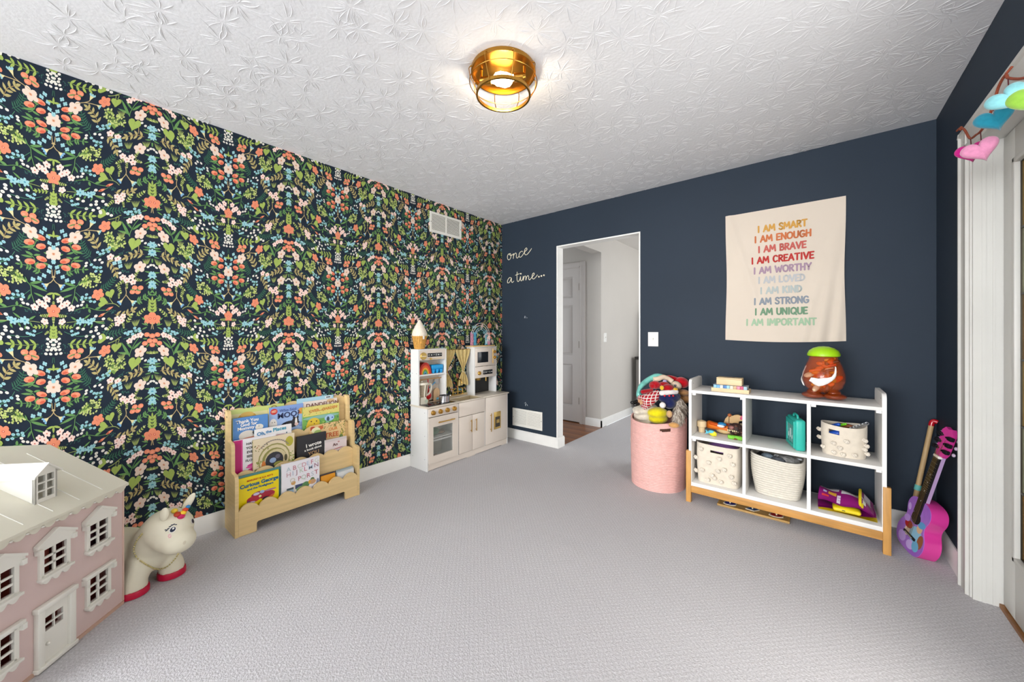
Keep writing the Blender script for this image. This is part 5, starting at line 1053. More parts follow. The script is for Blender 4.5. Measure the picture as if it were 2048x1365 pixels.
# ---------------------------------------------------------------- cube shelf
OAK = mat('oak', 'c8924e', .5, noise=(3.2, .22), stretch=(1.6, 10, 14)); OAKV = mat('oak_upright', 'cb9652', .5, noise=(3.2, .2), stretch=(14, 14, 1.6)); SW = mat('shelf_white', 'eceae7', .4)
SX0, SX1, SY0, SY1 = 2.107, 3.114, -.44, -.125
CS = thing('cube_shelf', 'white six-cube toy shelf with oak legs on the navy wall', 'shelf', ((SX0+SX1)/2, (SY0+SY1)/2, 0))
def side(x0):
    r = .03; P_ = [(SY0, .115), (SY1, .115)]
    P_ += [(SY1-r+r*math.cos(a), .862-r+r*math.sin(a)) for a in (0, .4, .8, 1.2, 1.57)]+[(SY0+r-r*math.sin(a), .862-r+r*math.cos(a)) for a in (0, .4, .8, 1.2, 1.57)]
    return MB().prism(P_, x0, x0+.018, lambda a, b, c: (c, a, b)).build('side_panel', SW, CS, world=True)
side(SX0+.011); side(SX1-.029)
for x in (SX0-.006, SX1-.026):
    for y in (SY0-.006, SY1-.026):
        MB().box(x, y, 0, x+.032, y+.032, .36, .002).build('leg', OAKV, CS, world=True)
MB().box(SX0+.026, SY0, .070, SX1-.026, SY0+.018, .116, .001).build('rail', OAK, CS, world=True); MB().box(SX0+.026, SY1-.018, .070, SX1-.026, SY1, .116, .001).build('rail', OAK, CS, world=True)
for z0, z1, nm in ((.767, .787, 'top_board'), (.446, .466, 'middle_board'), (.117, .142, 'bottom_board')): MB().box(SX0+.029, SY0, z0, SX1-.029, SY1, z1, .001).build(nm, SW, CS, world=True)
for x in (2.441, 2.768):
    for z0, z1 in ((.142, .446), (.466, .767)): MB().box(x, SY0+.001, z0, x+.018, SY1, z1).build('divider', SW, CS, world=True)
for x, z in ((2.140, .757), (2.428, .757), (2.788, .757), (3.062, .757), (2.140, .436), (3.062, .436)): MB().box(x, SY0+.004, z-.004, x+.022, SY0+.024, z+.010).build('bracket', SW, CS, world=True)
for x in (SX0+.029, SX1-.0295): MB().cyl((x, SY0+.05, .83), (x+.0006, SY0+.05, .83), .004, seg=8).build('screw', mat('screw_grey'), CS, world=True)
# ---------------------------------------------------------------- on the shelf top
MAP = mat('maple_box', 'dfc49a', .5, noise=(4, .1), stretch=(2, 8, 10))
t = thing('block_tray', 'shallow wooden tray of pictured blocks under a clear lid', 'toy box', (2.362, -.345, .788))
MB().box(-.110, -.052, 0, .110, .052, .004).box(-.110, -.052, .004, .110, -.046, .024).box(-.110, .046, .004, .110, .052, .024).box(-.110, -.046, .004, -.104, .046, .024).box(.104, -.046, .004, .110, .046, .024).build('tray', MAP, t)
bc = ['8fc4e4', '6fa8d8', 'd8e0dc', '4f86c8', '9cd0e0', 'e6dcc4', 'cfae86', 'e88aa0', 'd0567a', 'b8d8e8']
for k in range(10):
    for j in range(2):
        b = MB().box(-.098+.0197*k, -.044+.044*j, .006, -.0795+.0197*k, -.002+.044*j, .044, .001).build('picture_block', mat('block_'+bc[(k+3*j) % 10], bc[(k+3*j) % 10], .5, noise=(60, .3)), t)
MB().box(-.102, -.045, .045, .102, .045, .0465).build('clear_lid', mat('clear_plastic', 'dfe6ea', .1, alpha=.3), t)
t = thing('wooden_box', 'plain small wooden box resting on the block tray', 'box', (2.356, -.345, .835))
MB().box(-.075, -.040, 0, .075, .040, .040, .003).build('body', MAP, t); MB().box(-.075, -.040, .0405, .075, .040, .048, .002).build('lid', MAP, t); MB().box(-.03, -.02, .048, .03, .02, .0485).build('lid_print', mat('lid_print', 'b9a286', .6, noise=(80, .4)), t)
J = thing('toy_jar', 'translucent orange toy jar with lime lid and white hands', 'toy jar', (2.846, -.295, .788)); AM = mat('amber_plastic', 'd8601a', .06, alpha=.20, spec=.7, coat=.5); AMD = mat('amber_foot', '9a3e0a', .07, alpha=.6, spec=.7, coat=.5)
MB().lathe([(.020, .036), (.062, .044), (.090, .070), (.103, .110), (.102, .150), (.090, .195), (.072, .240), (.066, .262), (.063, .262), (.069, .240), (.087, .195), (.098, .150), (.099, .110), (.086, .072), (.06, .048), (.02, .040)], (0, 0, 0), 40, cap=False).build('jar_body', AM, J)
MB().lathe([(.073, .258), (.079, .262), (.079, .272), (.070, .292), (.050, .308), (.024, .317), (.001, .319)], (0, 0, 0), 36, cap=False).cyl((0, 0, .262), (0, 0, .270), .068, seg=30).build('lid', mat('lime_lid', 'a4d81c', .35), J)
for s in (-1, 1): MB().ell((s*.050, -.022, .021), (.056, .060, .0205), 22, 14).ell((s*.045, -.01, .04), (.036, .04, .022), 18, 12).build('foot', AMD, J)
HW_ = mat('hand_white', 'ecebe8', .35)
def jar_r(z):
    P_ = [(.044, .062), (.070, .090), (.110, .103), (.150, .102), (.195, .090), (.240, .072)]
    for (z0, r0), (z1, r1) in zip(P_[:-1], P_[1:]):
        if z0 <= z <= z1: return r0+(r1-r0)*(z-z0)/(z1-z0)
    return P_[0][1] if z < .05 else P_[-1][1]
def on_jar(path, m, nm):
    mb = MB(); rs = []
    for a, z, h in path:
        ring = []
        for k in range(10):
            u = 2*math.pi*k/10; aa = R(a); r = jar_r(z)
            tz = z+h*.9*math.sin(u); rr = jar_r(min(.24, max(.045, tz)))+.001+.007*max(0, math.cos(u)); ring.append(mb.v((rr*math.cos(aa), rr*math.sin(aa), tz)))
        rs.append(ring)
    mb.skin(rs); return mb.build(nm, m, J)
on_jar([(-128, .112, .004), (-124, .118, .016), (-116, .112, .024), (-104, .106, .027), (-92, .112, .026), (-80, .120, .020), (-70, .132, .015), (-62, .150, .018), (-58, .168, .022), (-56, .185, .016), (-55, .200, .004)], HW_, 'hand')
on_jar([(-208, .19, .004), (-206, .17, .018), (-203, .145, .022), (-199, .120, .024), (-190, .105, .026), (-180, .096, .024), (-172, .086, .018), (-168, .080, .005)], HW_, 'hand')
rj = random.Random(4)
for k in range(44):
    z = .055+.185*rj.random(); r = (jar_r(z)-.033)*math.sqrt(rj.random()); a = rj.random()*6.28; h = rj.choice(['e8741c', 'e03c1c', 'f0a030', 'd05010', 'e86020', '3a1c10', 'f4c850', 'ead4b0'])
    Rm = Matrix.Rotation(rj.random()*3, 3, 'X') @ Matrix.Rotation(rj.random()*3, 3, 'Z'); s = rj.uniform(.013, .026)
    (MB().ell((r*math.cos(a), r*math.sin(a), z), (s*1.3, s*.7, s*.8), 12, 8, Rm) if k % 3 else MB().cap2((r*math.cos(a)-s, r*math.sin(a), z), (r*math.cos(a)+s, r*math.sin(a), z+s*.6), s*.5, s*.4, 10)).build('toy_piece', mat('piece_'+h, h, .4), J)
# ---------------------------------------------------------------- upper left cube
t = thing('wooden_cup', 'plain wooden toy ice cream cup at the left of the upper cube', 'toy', (2.168, -.285, .467))
MB().lathe([(.001, 0), (.020, 0), (.022, .034), (.0225, .036), (.030, .040), (.031, .074), (.027, .080), (.001, .088)], (0, 0, 0), 22, cap=False).build('cup', mat('cup_wood', 'dcc39a', .55, noise=(5, .1), stretch=(8, 8, 2)), t)
t = thing('toy_hotdog_car', 'orange wooden toy car with a blue top in the upper cube', 'toy car', (2.272, -.228, .467), R(-12))
mb = MB().cap2((-.065, 0, .046), (.07, 0, .036), .030, .020, 16); mb.build('car_body', mat('toy_orange', 'e0741c', .45), t)
MB().cap2((-.05, -.02, .062), (.04, -.02, .054), .012, .010, 10).build('rear_trim', mat('toy_orange_dark', 'c8500e', .45), t); MB().ell((.022, -.012, .066), (.030, .020, .016), 16, 10).build('cabin', mat('toy_blue_cab', '2a7fb4', .4), t); MB().ell((.02, -.028, .056), (.026, .008, .010), 14, 8).build('windscreen', mat('toy_white', 'e6e8e6', .4), t)
MB().ell((.03, -.004, .018), (.05, .026, .017), 16, 10).build('underside', mat('toy_bun', 'e0c28a', .5), t)
t = thing('toy_fish', 'small yellow and aqua toy fish near the front of the upper cube', 'toy fish', (2.247, -.355, .467), R(-15))
MB().ell((.008, 0, .018), (.026, .012, .018), 16, 10).build('fish_body', mat('fish_yellow', 'e2d92c', .45), t); MB().ell((-.002, -.001, .028), (.022, .0135, .012), 14, 8).build('fish_back', mat('fish_aqua', '5fc0d4', .45), t)
MB().prism([(-.014, .018), (-.042, .036), (-.036, .020), (-.044, .006)], -.005, .005, lambda a, b, c: (a, c, b)).build('tail', mat('fish_aqua'), t); MB().ell((.030, -.006, .012), .006, 8, 6).build('fin', mat('fish_yellow'), t)
t = thing('toy_camel', 'tan wooden toy animal with a pink nose at the back of the cube', 'toy animal', (2.355, -.160, .467))
P_ = [(-.072, 0), (-.070, .05), (-.055, .095), (-.038, .118), (-.030, .135), (-.020, .128), (-.012, .120), (.006, .130), (.026, .134), (.046, .126), (.056, .108), (.050, .094), (.030, .088), (.026, .06), (.030, 0), (.006, 0), (-.002, .03), (-.036, .034), (-.040, 0)]
MB().prism(P_, -.011, .011, lambda a, b, c: (a, c, b)).build('animal_body', mat('camel_tan', 'd8b27a', .5, noise=(6, .1)), t)
MB().ell((.046, 0, .112), (.016, .014, .018), 14, 10).build('nose', mat('nose_pink', 'd84878', .45), t); MB().ell((-.028, -.010, .124), .013, 12, 8).build('ear', mat('camel_rust', 'b8683a', .5), t); MB().box(-.034, -.0135, .03, -.029, -.011, .115).build('groove', mat('groove_brown', '7a5a34', .6), t); MB().ell((-.036, -.014, .046), (.030, .010, .018), 14, 8).build('saddle', mat('saddle_red', 'b8482c', .5), t)
t = thing('toy_hedgehog', 'dark brown shaggy toy creature with a bright green base', 'toy animal', (2.380, -.325, .467))
MB().ell((.008, 0, .064), (.046, .040, .042), 20, 14).build('creature_body', mat('creature_brown', '3a2420', .55, noise=(50, .5), bump=(60, .8, .006)), t)
for k in range(26):
    a = k*2.4; z = .04+.058*(k/26); r = .045*math.sqrt(max(0, 1-((z-.064)/.042)**2)); c = (.008+r*math.cos(a), r*.88*math.sin(a), z); MB().ell(c, (.0085, .0085, .007), 8, 6).build('tuft', mat('tuft_%d' % (k % 3), ('4a2c26', '2c1c20', '6a4438')[k % 3], .5), t)
MB().ell((-.012, -.034, .078), (.018, .012, .014), 12, 8).build('face', mat('creature_face', '8a5a54', .5), t)
for k in range(7): MB().ell((-.034+.010*k, -.040+.002*abs(k-3), .058), (.004, .004, .007), 8, 6).build('tooth', mat('tooth_cream', 'e8d8a8', .5), t)
for k in range(9): MB().ell((-.028+.009*k, -.030-.004*math.sin(k), .014), (.009, .012, .014), 10, 8).build('leaf_lobe', mat('leaf_green', '7cc83c', .5), t)
MB().lathe([(.001, 0), (.036, 0), (.040, .008), (.034, .016), (.001, .018)], (.006, 0, 0), 24, cap=False).build('base', mat('creature_base', '7a4430', .5), t)
t = thing('toy_ring', 'cream wooden ring leaning behind the brown toy creature', 'toy ring', (2.408, -.235, .467))
MB().tube([(.016*math.cos(a)*1, .0, .048+.038*math.sin(a)) if False else (.036*math.cos(a)*.5, .030*math.cos(a), .045+.036*math.sin(a)) for a in [2*math.pi*k/28 for k in range(28)]], .008, 8, True).build('ring', mat('ring_cream', 'e6d6b4', .5), t)
# ---------------------------------------------------------------- teal case
t = thing('carry_case', 'teal plastic carry case with a clear window in the middle cube', 'carry case', (2.712, -.300, .4665), R(15)); TE = mat('case_teal', '2fb3a4', .38)
MB().box(-.026, -.100, 0, .028, .100, .190, .014, 3).build('case_body', TE, t)
fr_ = MB(); wall_holes(-.086, .086, .014, .176, [(-.070, .034, .070, .148)], 0, 1, fr_)
for v in fr_.bm.verts: x, y, z = v.co; v.co = (-.0262-.006*(1-y), x, z)
fr_.build('window_frame', TE, t); MB().box(-.0285, -.070, .034, -.0272, .070, .148).build('window', mat('case_window', '9fd8d4', .1, alpha=.35), t)
for k in range(9): MB().cap2((-.0268, -.055+.013*k, .045+.02*math.sin(k*2)), (-.0268, -.05+.012*k, .10+.02*math.cos(k*3)), .004, .003, 8).build('inner_piece', mat('inner_%d' % (k % 3), ('5f7a7c', 'd8e0dc', '3f8f88')[k % 3], .4), t)
MB().tube(crom([(0, -.045, .188), (0, -.035, .206), (0, .0, .210), (0, .035, .206), (0, .045, .188)], 5), .006, 8).build('handle', TE, t)
MB().box(-.031, -.02, .150, -.026, .02, .160, .002).build('latch', TE, t)
# ---------------------------------------------------------------- soft bins and baskets
def soft_bin(t, w_, d_, h_, m, inner, rows=14, sag=0.0, n=56, e=3.2, rim=None, slot=None, bulge=.02, thick=.005):
    def ring(u, v, off):
        a = 2*math.pi*u; ca, sa = math.cos(a), math.sin(a); k = (abs(ca)**e+abs(sa)**e)**(-1/e); tp = 1-.06*(1-v)+bulge*math.sin(math.pi*v)
        return ((w_/2-off)*k*ca*tp, (d_/2-off)*k*sa*tp, h_*v+(sag*math.sin(a*2+1)*v if sag else 0))
    mb = MB(); V = [[mb.v(ring(i/n, j/rows, 0)) for i in range(n)] for j in range(rows+1)]; Vi = [[mb.v(ring(i/n, max(.03, j/rows), thick)) for i in range(n)] for j in range(rows+1)]
    for j in range(rows):
        for i in range(n):
            u = (i+.5)/n; v = (j+.5)/rows; hole = slot and slot[0] < u < slot[1] and slot[2] < v < slot[3]
            if not hole:
                mb.bm.faces.new((V[j][i], V[j][(i+1) % n], V[j+1][(i+1) % n], V[j+1][i])); mb.bm.faces.new((Vi[j+1][i], Vi[j+1][(i+1) % n], Vi[j][(i+1) % n], Vi[j][i]))
    for i in range(n): mb.bm.faces.new((V[rows][i], V[rows][(i+1) % n], Vi[rows][(i+1) % n], Vi[rows][i]))
    mb.bm.faces.new(V[0][::-1]); mb.bm.faces.new(Vi[0])
    return mb.build('bin_body', m, t), ring
COT = mat('natural_cotton', 'ded3c2', .9, noise=(40, .06), bump=(260, .3, .002), sheen=.3, spec=.1); POM = mat('pompom', 'e4dacb', .95, noise=(90, .12), bump=(120, .8, .005), sheen=.4, spec=.1)
def pom(t, p, r=.0135):
    mb = MB()
    for k in range(7):
        a = k*2.4; mb.ell((p[0]+math.cos(a)*r*.5, p[1]+math.sin(a)*r*.5, p[2]+math.sin(k*1.7)*r*.5), r*.68, 8, 6)
    mb.build('pompom', POM, t)
t = thing('pompom_bin', 'large square cotton bin with pompoms in the lower left cube', 'storage bin', (2.286, -.285, .143))
b_, rg = soft_bin(t, .268, .235, .272, COT, None, 16, .004, 64, 6, slot=(.70, .80, .80, .90), bulge=.035)
for u, v in ((.655, .86), (.70, .55), (.66, .32), (.72, .24), (.77, .70), (.80, .45), (.76, .38), (.83, .82), (.845, .62), (.84, .30), (.78, .12), (.69, .10), (.735, .18), (.855, .15), (.62, .6), (.61, .25)): pom(t, rg(u, v, -.009))
MB().ell((.02, .0, .235), (.10, .09, .034), 20, 12).build('contents', mat('lilac_cloth', 'a070b8', .6, noise=(20, .3)), t)
t = thing('rope_basket', 'ribbed white rope basket of craft supplies in the lower middle cube', 'basket', (2.617, -.285, .143))
ROPE = mat('white_rope', 'ded8cc', .85, noise=(60, .08), bump=(200, .35, .002)); n = 64; mb = MB(); rows = 17
def rope_ring(v, off):
    k0 = .80+.20*math.sin(min(1, v*1.15)*math.pi/2); out = []
    for i in range(n):
        a = 2*math.pi*i/n; ca, sa = math.cos(a), math.sin(a); k = (abs(ca)**3.4+abs(sa)**3.4)**(-1/3.4); out.append(((.145*k0-off)*k*ca, (.118*k0-off)*k*sa, .250*v+.010*math.sin(2*a+.6)*v*v))
    return out
rgs = []
for j in range(rows):
    for q, o_ in ((0, .0062), (.5, -.001)): rgs.append([mb.v(p) for p in rope_ring((j+q)/rows, o_)])
rgs.append([mb.v(p) for p in rope_ring(1, .002)]); 
for j in range(rows, -1, -4): rgs.append([mb.v(p) for p in rope_ring(max(j, .6)/rows, .009)])
mb.skin(rgs); mb.build('basket_body', ROPE, t)
for a, b, c, h, nm in (((-.05, -.03, .215), (.05, .05, .045), 0, '7f8f9c', 'plastic_bag'), ((.05, .0, .222), (.07, .06, .036), 1, '9a9a98', 'plastic_bag'), ((-.09, .0, .205), (.03, .05, .05), 2, '26282c', 'black_item'), ((.0, -.05, .225), (.05, .03, .026), 0, '5f646c', 'grey_item')):
    MB().ell(a, b, 14, 9).build(nm, mat('bag_'+h, h, .25, noise=(30, .4), bump=(40, 1, .01)), t)
for k in range(5): MB().tube(crom([(-.03+.016*k, -.06, .232), (-.01+.014*k, -.01, .252-.003*k), (.02+.016*k, .04, .236)], 5), .0022, 5).build('pipe_cleaner', mat('pipe_cleaner', 'd8d8da', .6), t)
MB().box(-.02, .01, .236, .125, .03, .246, .003).build('folded_sheet', mat('sheet_grey', 'b4b8bc', .3), t)
t = thing('pompom_bin', 'small oval cotton bin with pompoms in the upper right cube', 'storage bin', (2.937, -.292, .4665), R(-8))
b_, rg = soft_bin(t, .205, .170, .180, COT, None, 14, .006, 64, 2.6, slot=(.655, .735, .74, .87), bulge=.02)
for u, v in ((.545, .72), (.53, .45), (.70, .42), (.74, .30), (.78, .55), (.70, .12), (.83, .14), (.90, .62), (.92, .44), (.90, .34), (.94, .18), (.62, .22), (.76, .1)): pom(t, rg(u, v, -.009), .0115)
for p, q, r, h in (((-.065, .0, .150), (-.02, -.03, .178), .013, '1f55b8'), ((-.05, .02, .150), (.01, -.015, .184), .009, '6fc41f'), ((-.02, .03, .165), (.03, .02, .166), .014, '8a4a24'), ((-.06, -.04, .11), (-.02, -.05, .13), .024, '1f4fb0')): MB().cap2(p, q, r, r*.8, 10).build('craft_piece', mat('craft_'+h, h, .4), t)
for k in range(12):
    c = Vector((.030+.0065*k, -.01-.001*k, .158+.0042*k)); MB().tube([c+Vector((.008*math.cos(a), .003*math.sin(a)*(1 if k % 2 else -1), .007*math.sin(a))) for a in [2*math.pi*q/10 for q in range(10)]], .0016, 5, True).build('chain_link', mat('chain_silver', 'c4c8cc', .25, .9), t)
# ---------------------------------------------------------------- folded play mat
t = thing('folded_play_mat', 'folded purple and yellow plastic play mat in the lower right cube', 'play mat', (2.945, -.285, .143))
PU = '8a1470'; YE = 'ecd21c'
def slab(f, nu, nv, th, cols, nm):
    mb = MB(); mb.grid(lambda u, v: f(u, v), nu, nv); mb.grid(lambda u, v: tuple(Vector(f(u, v))-Vector((0, 0, th))), nu, nv); return mb.build(nm, cols, t)
slab(lambda u, v: (-.124+.252*u, -.110+.20*v, .010+.012*math.sin(u*3)*0+.004*math.sin(v*6+u*4)), 30, 16, .007, mat('mat_yellow', YE, .35), 'bottom_layer')
slab(lambda u, v: (-.126+.250*u, -.106+.20*v+.012*u, .022+.006*math.sin(u*7+v*3)+.004*u), 30, 16, .010, mat('mat_purple', PU, .35), 'purple_layer')
def fold(u, v):
    x = -.126+.196*u+.02*v; y = -.112+.185*v; z = .030+.055*math.sin(math.pi*min(1, .25+v*.75))*(1-.30*u)+.048*v*(1-.15*u)+.006*math.sin(u*9+v*4); return (x, y, z)
slab(fold, 36, 22, .008, mat('mat_purple'), 'upper_fold')
p = PR()
def strip(u0, v0, u1, v1, c, n=10):
    for i in range(n):
        a, b = u0+(u1-u0)*i/n, u0+(u1-u0)*(i+1)/n
        for j in range(n):
            d, e_ = v0+(v1-v0)*j/n, v0+(v1-v0)*(j+1)/n; p.poly([(a, d), (b, d), (b, e_), (a, e_)], c)
strip(.02, .52, .44, .98, 'e6e0e6'); strip(.50, .42, .94, .92, 'e6e4ea'); strip(.44, .0, .50, 1, PU); strip(.12, .72, .30, .88, 'b8a84a', 4); strip(.56, .62, .78, .68, 'c83a3c', 4); strip(.22, .22, .40, .38, 'e0a83c', 4); strip(.10, .24, .18, .34, 'c8c0e8', 3); strip(.08, .08, .24, .15, 'd83c3c', 3); strip(.42, .0, .50, .30, 'e0d0e4', 4); strip(0, .97, 1, 1, YE); strip(.95, .0, 1, 1, YE)
p.build('mat_print', lambda u, v: (lambda q: (q[0], q[1]-.0006, q[2]+.0012))(fold(u, v)), t, mat('glossy_print', attr=True, rough=.35, coat=.2))
def fold2(u, v): return (.056+.058*u+.014*v, -.100+.19*v, .030+.085*(1-u)*math.sin(.4+v*1.8)+.004*math.sin(v*8))
slab(fold2, 14, 20, .008, mat('mat_purple'), 'side_fold')
MB().tube(crom([fold2(.02, v) for v in (0, .2, .4, .6, .8, 1)], 6), .007, 8).build('yellow_piping', mat('mat_yellow'), t)
p = PR(); strip(.30, .45, .75, .95, 'e6e0e8', 5); strip(.1, .34, .8, .40, 'eef0ee', 4); strip(.2, .12, .42, .3, 'e8e8d8', 4); p.build('mat_print', lambda u, v: (lambda q: (q[0]+.0004, q[1]-.0004, q[2]+.0014))(fold2(u, v)), t, mat('glossy_print'))
MB().box(-.060, -.124, .016, .062, -.040, .040, .012, 3).ell((0, -.085, .040), (.055, .034, .006), 20, 8).build('control_box', mat('mat_yellow'), t)
MB().box(-.020, -.1245, .026, -.006, -.1238, .030).build('control_port', BLACKP, t)
# ---------------------------------------------------------------- puzzle board under the shelf
t = thing('knob_puzzle', 'wooden knob puzzle board with jewel coloured shapes under the shelf', 'puzzle', (2.484, -.262, .0))
MB().box(-.200, -.116, 0, .200, .116, .010, .002).build('board', mat('puzzle_wood', 'b8935a', .5, noise=(4, .15), stretch=(2, 8, 8)), t)
MB().box(-.200, -.116, .010, .200, -.104, .014).box(-.200, .104, .010, .200, .116, .014).box(-.200, -.104, .010, -.188, .104, .014).box(.188, -.104, .010, .200, .104, .014).build('rim', mat('puzzle_rim', 'c69a54', .5), t)
for i, (x, h, k) in enumerate(((-.130, '1f2f8a', 8), (.0, '24508c', 4), (.130, '9a1820', 8))):
    for y in (-.062, .055):
        pc = MB().prism(ngon((x, y), .042, .030, k, .39), .010, .0155, lambda a, b, c: (a, b, c)).build('puzzle_piece', mat('piece_white_edge', 'd8cfb8', .5), t)
        MB().prism(ngon((x, y), .035, .024, k, .39), .0155, .0165, lambda a, b, c: (a, b, c)).build('piece_face', mat('puz_'+h, h, .4), pc); MB().lathe([(.004, .0165), (.004, .022), (.008, .026), (.007, .032), (.001, .034)], (x, y, 0), 12, cap=False).build('knob', mat('knob_cream', 'e0d2b0', .5), pc)
# ---------------------------------------------------------------- guitar and stick in the corner
GP = Vector((3.19, -.31, .004)); nv = Vector((-.95, -.31, 0)).normalized(); Lz = (Vector((3.334, -.40, .72))-GP).normalized()
Nv = (nv-Lz*nv.dot(Lz)).normalized(); Wv = Lz.cross(Nv).normalized(); Wv = Wv if Wv.y < 0 else -Wv
GM = Matrix(((Wv.x, Nv.x, Lz.x, GP.x), (Wv.y, Nv.y, Lz.y, GP.y), (Wv.z, Nv.z, Lz.z, GP.z), (0, 0, 0, 1)))   # local: x across, y out of the face, z along the neck
g = thing('toy_guitar', 'pink and purple toy guitar leaning in the room corner', 'guitar', GP)
half = [(0, 0), (.050, .003), (.085, .020), (.103, .055), (.106, .090), (.096, .125), (.080, .152), (.073, .172), (.075, .195), (.084, .222), (.086, .248), (.076, .276), (.054, .294), (.022, .301)]
half = [(p[0], p[1]) for p in crom([(a, b, 0) for a, b in half], 4)]
outl = half+[(-a, b) for a, b in half[::-1] if a > 1e-6]
GPK = mat('guitar_pink', 'd63c96', .25, coat=.5); GPU = mat('guitar_purple', '9a5cc0', .28, coat=.4, hex2='b077cc', noise=(9, .2))
def G_(): m_ = MB(); m_.T = GM; return m_
G_().prism(outl, -.068, 0, lambda a, b, c: (a, c, b)).build('body', GPK, g, world=True); G_().prism([(a*.995, .0007+b*.996) for a, b in outl], 0, .003, lambda a, b, c: (a, c, b)).build('soundboard', GPU, g, world=True)
G_().prism(ngon((0, .196), .034, .034, 26), .003, .0036, lambda a, b, c: (a, c, b)).build('sound_hole', mat('hole_dark', '1a1214', .6), g, world=True)
p = PR()
for a, b, rx, rz, h, r in ((.0, .15, .06, .12, 'a470c8', 0), (.035, .11, .045, .05, '8fc0d8', .3), (.045, .16, .02, .025, 'dcb48a', 0), (.05, .185, .028, .018, '5f9fd0', .5), (-.03, .10, .02, .03, 'f0d4bc', 0), (-.032, .135, .03, .022, 'b8201c', .2), (.075, .10, .02, .04, '9a5a34', 0), (-.055, .16, .025, .02, 'c79ae0', .4), (.0, .245, .02, .03, 'f0dcc8', 0), (-.05, .05, .03, .03, 'c9a4e4', 0), (.02, .045, .03, .025, 'd0b0e8', .5), (.055, .06, .025, .03, '6fb0d0', 0), (-.065, .225, .012, .02, 'd8b4ec', .3)): p.poly(ngon((a, b), rx, rz, 14, r), h)
for i, f in enumerate(p.Fc):
    for q in f: p.V[q] = (p.V[q][0], p.V[q][1], i)
p.build('soundboard_decal', lambda a, b, k: tuple(GM @ Vector((a, .0032+.00004*k, b))), g, mat('glossy_print'), world=True)
G_().box(-.045, .003, .082, .045, .010, .096, .002).build('bridge', BLACKP, g, world=True); G_().box(-.030, .0095, .088, .030, .012, .090).build('saddle', mat('saddle_white', 'ece8e4', .4), g, world=True)
G_().prism([(-.022, .225), (.022, .225), (.019, .56), (-.019, .56)], .0, .009, lambda a, b, c: (a, c, b)).build('fretboard', mat('fret_black', '1c1a1c', .45), g, world=True)
G_().prism([(-.020, .29), (.020, .29), (.018, .565), (-.018, .565)], -.016, 0, lambda a, b, c: (a, c, b)).build('neck', mat('neck_lilac', 'b79ac4', .35), g, world=True)
for k in range(13): z = .55-.30*(1-.5**(k/8.0)); G_().box(-.020, .009, z-.0007, .020, .0102, z+.0007).build('fret', mat('fret_wire', 'b8b4a8', .3, .9), g, world=True)
for z in (.300, .360, .410, .455): G_().cyl((0, .009, z), (0, .0096, z), .0035, seg=10).build('fret_dot', mat('dot_white', 'e4e0dc', .4), g, world=True)
G_().box(-.021, -.002, .556, .021, .013, .568, .002).build('nut', mat('saddle_white'), g, world=True)
hd = [(-.020, .565), (.020, .565), (.034, .590), (.038, .700), (.020, .722), (0, .716), (-.020, .722), (-.038, .700), (-.034, .590)]
G_().prism(hd, -.016, .002, lambda a, b, c: (a, c-.16*(b-.565)*0, b)).build('headstock', GPK, g, world=True)
for s in (-1, 1):
    for k in range(3):
        z = .605+.036*k; pg = G_().box(s*.038-.014, -.004, z-.010, s*.038+.014, .014, z+.010, .004).build('tuner', BLACKP, g, world=True); G_().cyl((s*.020, .002, z), (s*.020, .014, z), .005, seg=10).build('tuner_post', BLACKP, g, world=True)
        G_().ell((s*.060, -.012, z), (.010, .006, .009), 10, 8).build('tuner_key', mat('tuner_pearl', 'c8b4cc', .3), g, world=True)
for k in range(6): x = -.0135+.0054*k; G_().tube([(x*1.4, .0125, .089), (x, .0135, .562), (x*1.3, .010, .60+.03*(k % 3))], .0006, 4).build('string', mat('string_brass', 'c8a860', .3, .9), g, world=True)
st_ = thing('hobby_stick', 'wooden stick with a red curved tip leaning behind the guitar', 'stick', (3.21, -.105, 0))
B0, B1 = Vector((3.222, -.112, .004)), Vector((3.327, -.052, .655)); dv = (B1-B0).normalized()
MB().tube([B0, B1], .0115, 14).build('shaft', mat('stick_wood', 'c9a878', .5, noise=(3, .15), stretch=(12, 12, 1)), st_, world=True)
MB().tube([B0+dv*.275, B0+dv*.305], .0145, 14).build('band', mat('band_teal', '6fc4bc', .5), st_, world=True)
MB().tube(crom([B1-dv*.004, B1+dv*.014, B1+dv*.024+Vector((.006, 0, 0)), B1+dv*.022+Vector((.020, -.002, -.002))], 5), [.0125]*11+[.012, .012, .011, .010, .009] if False else .0125, 14).build('tip', mat('stick_red', 'b81424', .25, coat=.4), st_, world=True)
# ---------------------------------------------------------------- pink laundry basket
HX, HY, HR, HH = 1.842, -.243, .208, .535
hb = thing('woven_hamper', 'tall pink woven basket filled with plush toys beside the shelf', 'basket', (HX, HY, 0))
PKW = mat('pink_weave', 'e9b8b1', .85, noise=(30, .06), bump=(180, .3, .002), spec=.15)
n = 132; rows = 44; mb = MB()
def hp(i, v, off):
    a = 2*math.pi*i/n; r = HR*(.955+.045*math.sin(min(1, v*1.3)*math.pi/2))-off+.004*math.sin(3*a+1)*v
    sag = -.030*max(0, math.sin(-a-.3))*v**3
    return (r*math.cos(a), r*math.sin(a), HH*v+sag)
V1 = []
for j in range(rows*2+1):
    v = j/(rows*2); V1.append([mb.v(hp(i, v, (.0032 if j % 2 else 0)+(.0022 if i % 2 else 0))) for i in range(n)])
V2 = [[mb.v(hp(i, max(.02, j/rows), .011)) for i in range(n)] for j in range(rows+1)]
def inslot(i, v): a = (360*i/n) % 360; return 291 < a < 314 and .875 < v < .922
for j in range(rows*2):
    for i in range(n):
        if not inslot(i+.5, (j+.5)/(rows*2)): mb.bm.faces.new((V1[j][i], V1[j][(i+1) % n], V1[j+1][(i+1) % n], V1[j+1][i]))
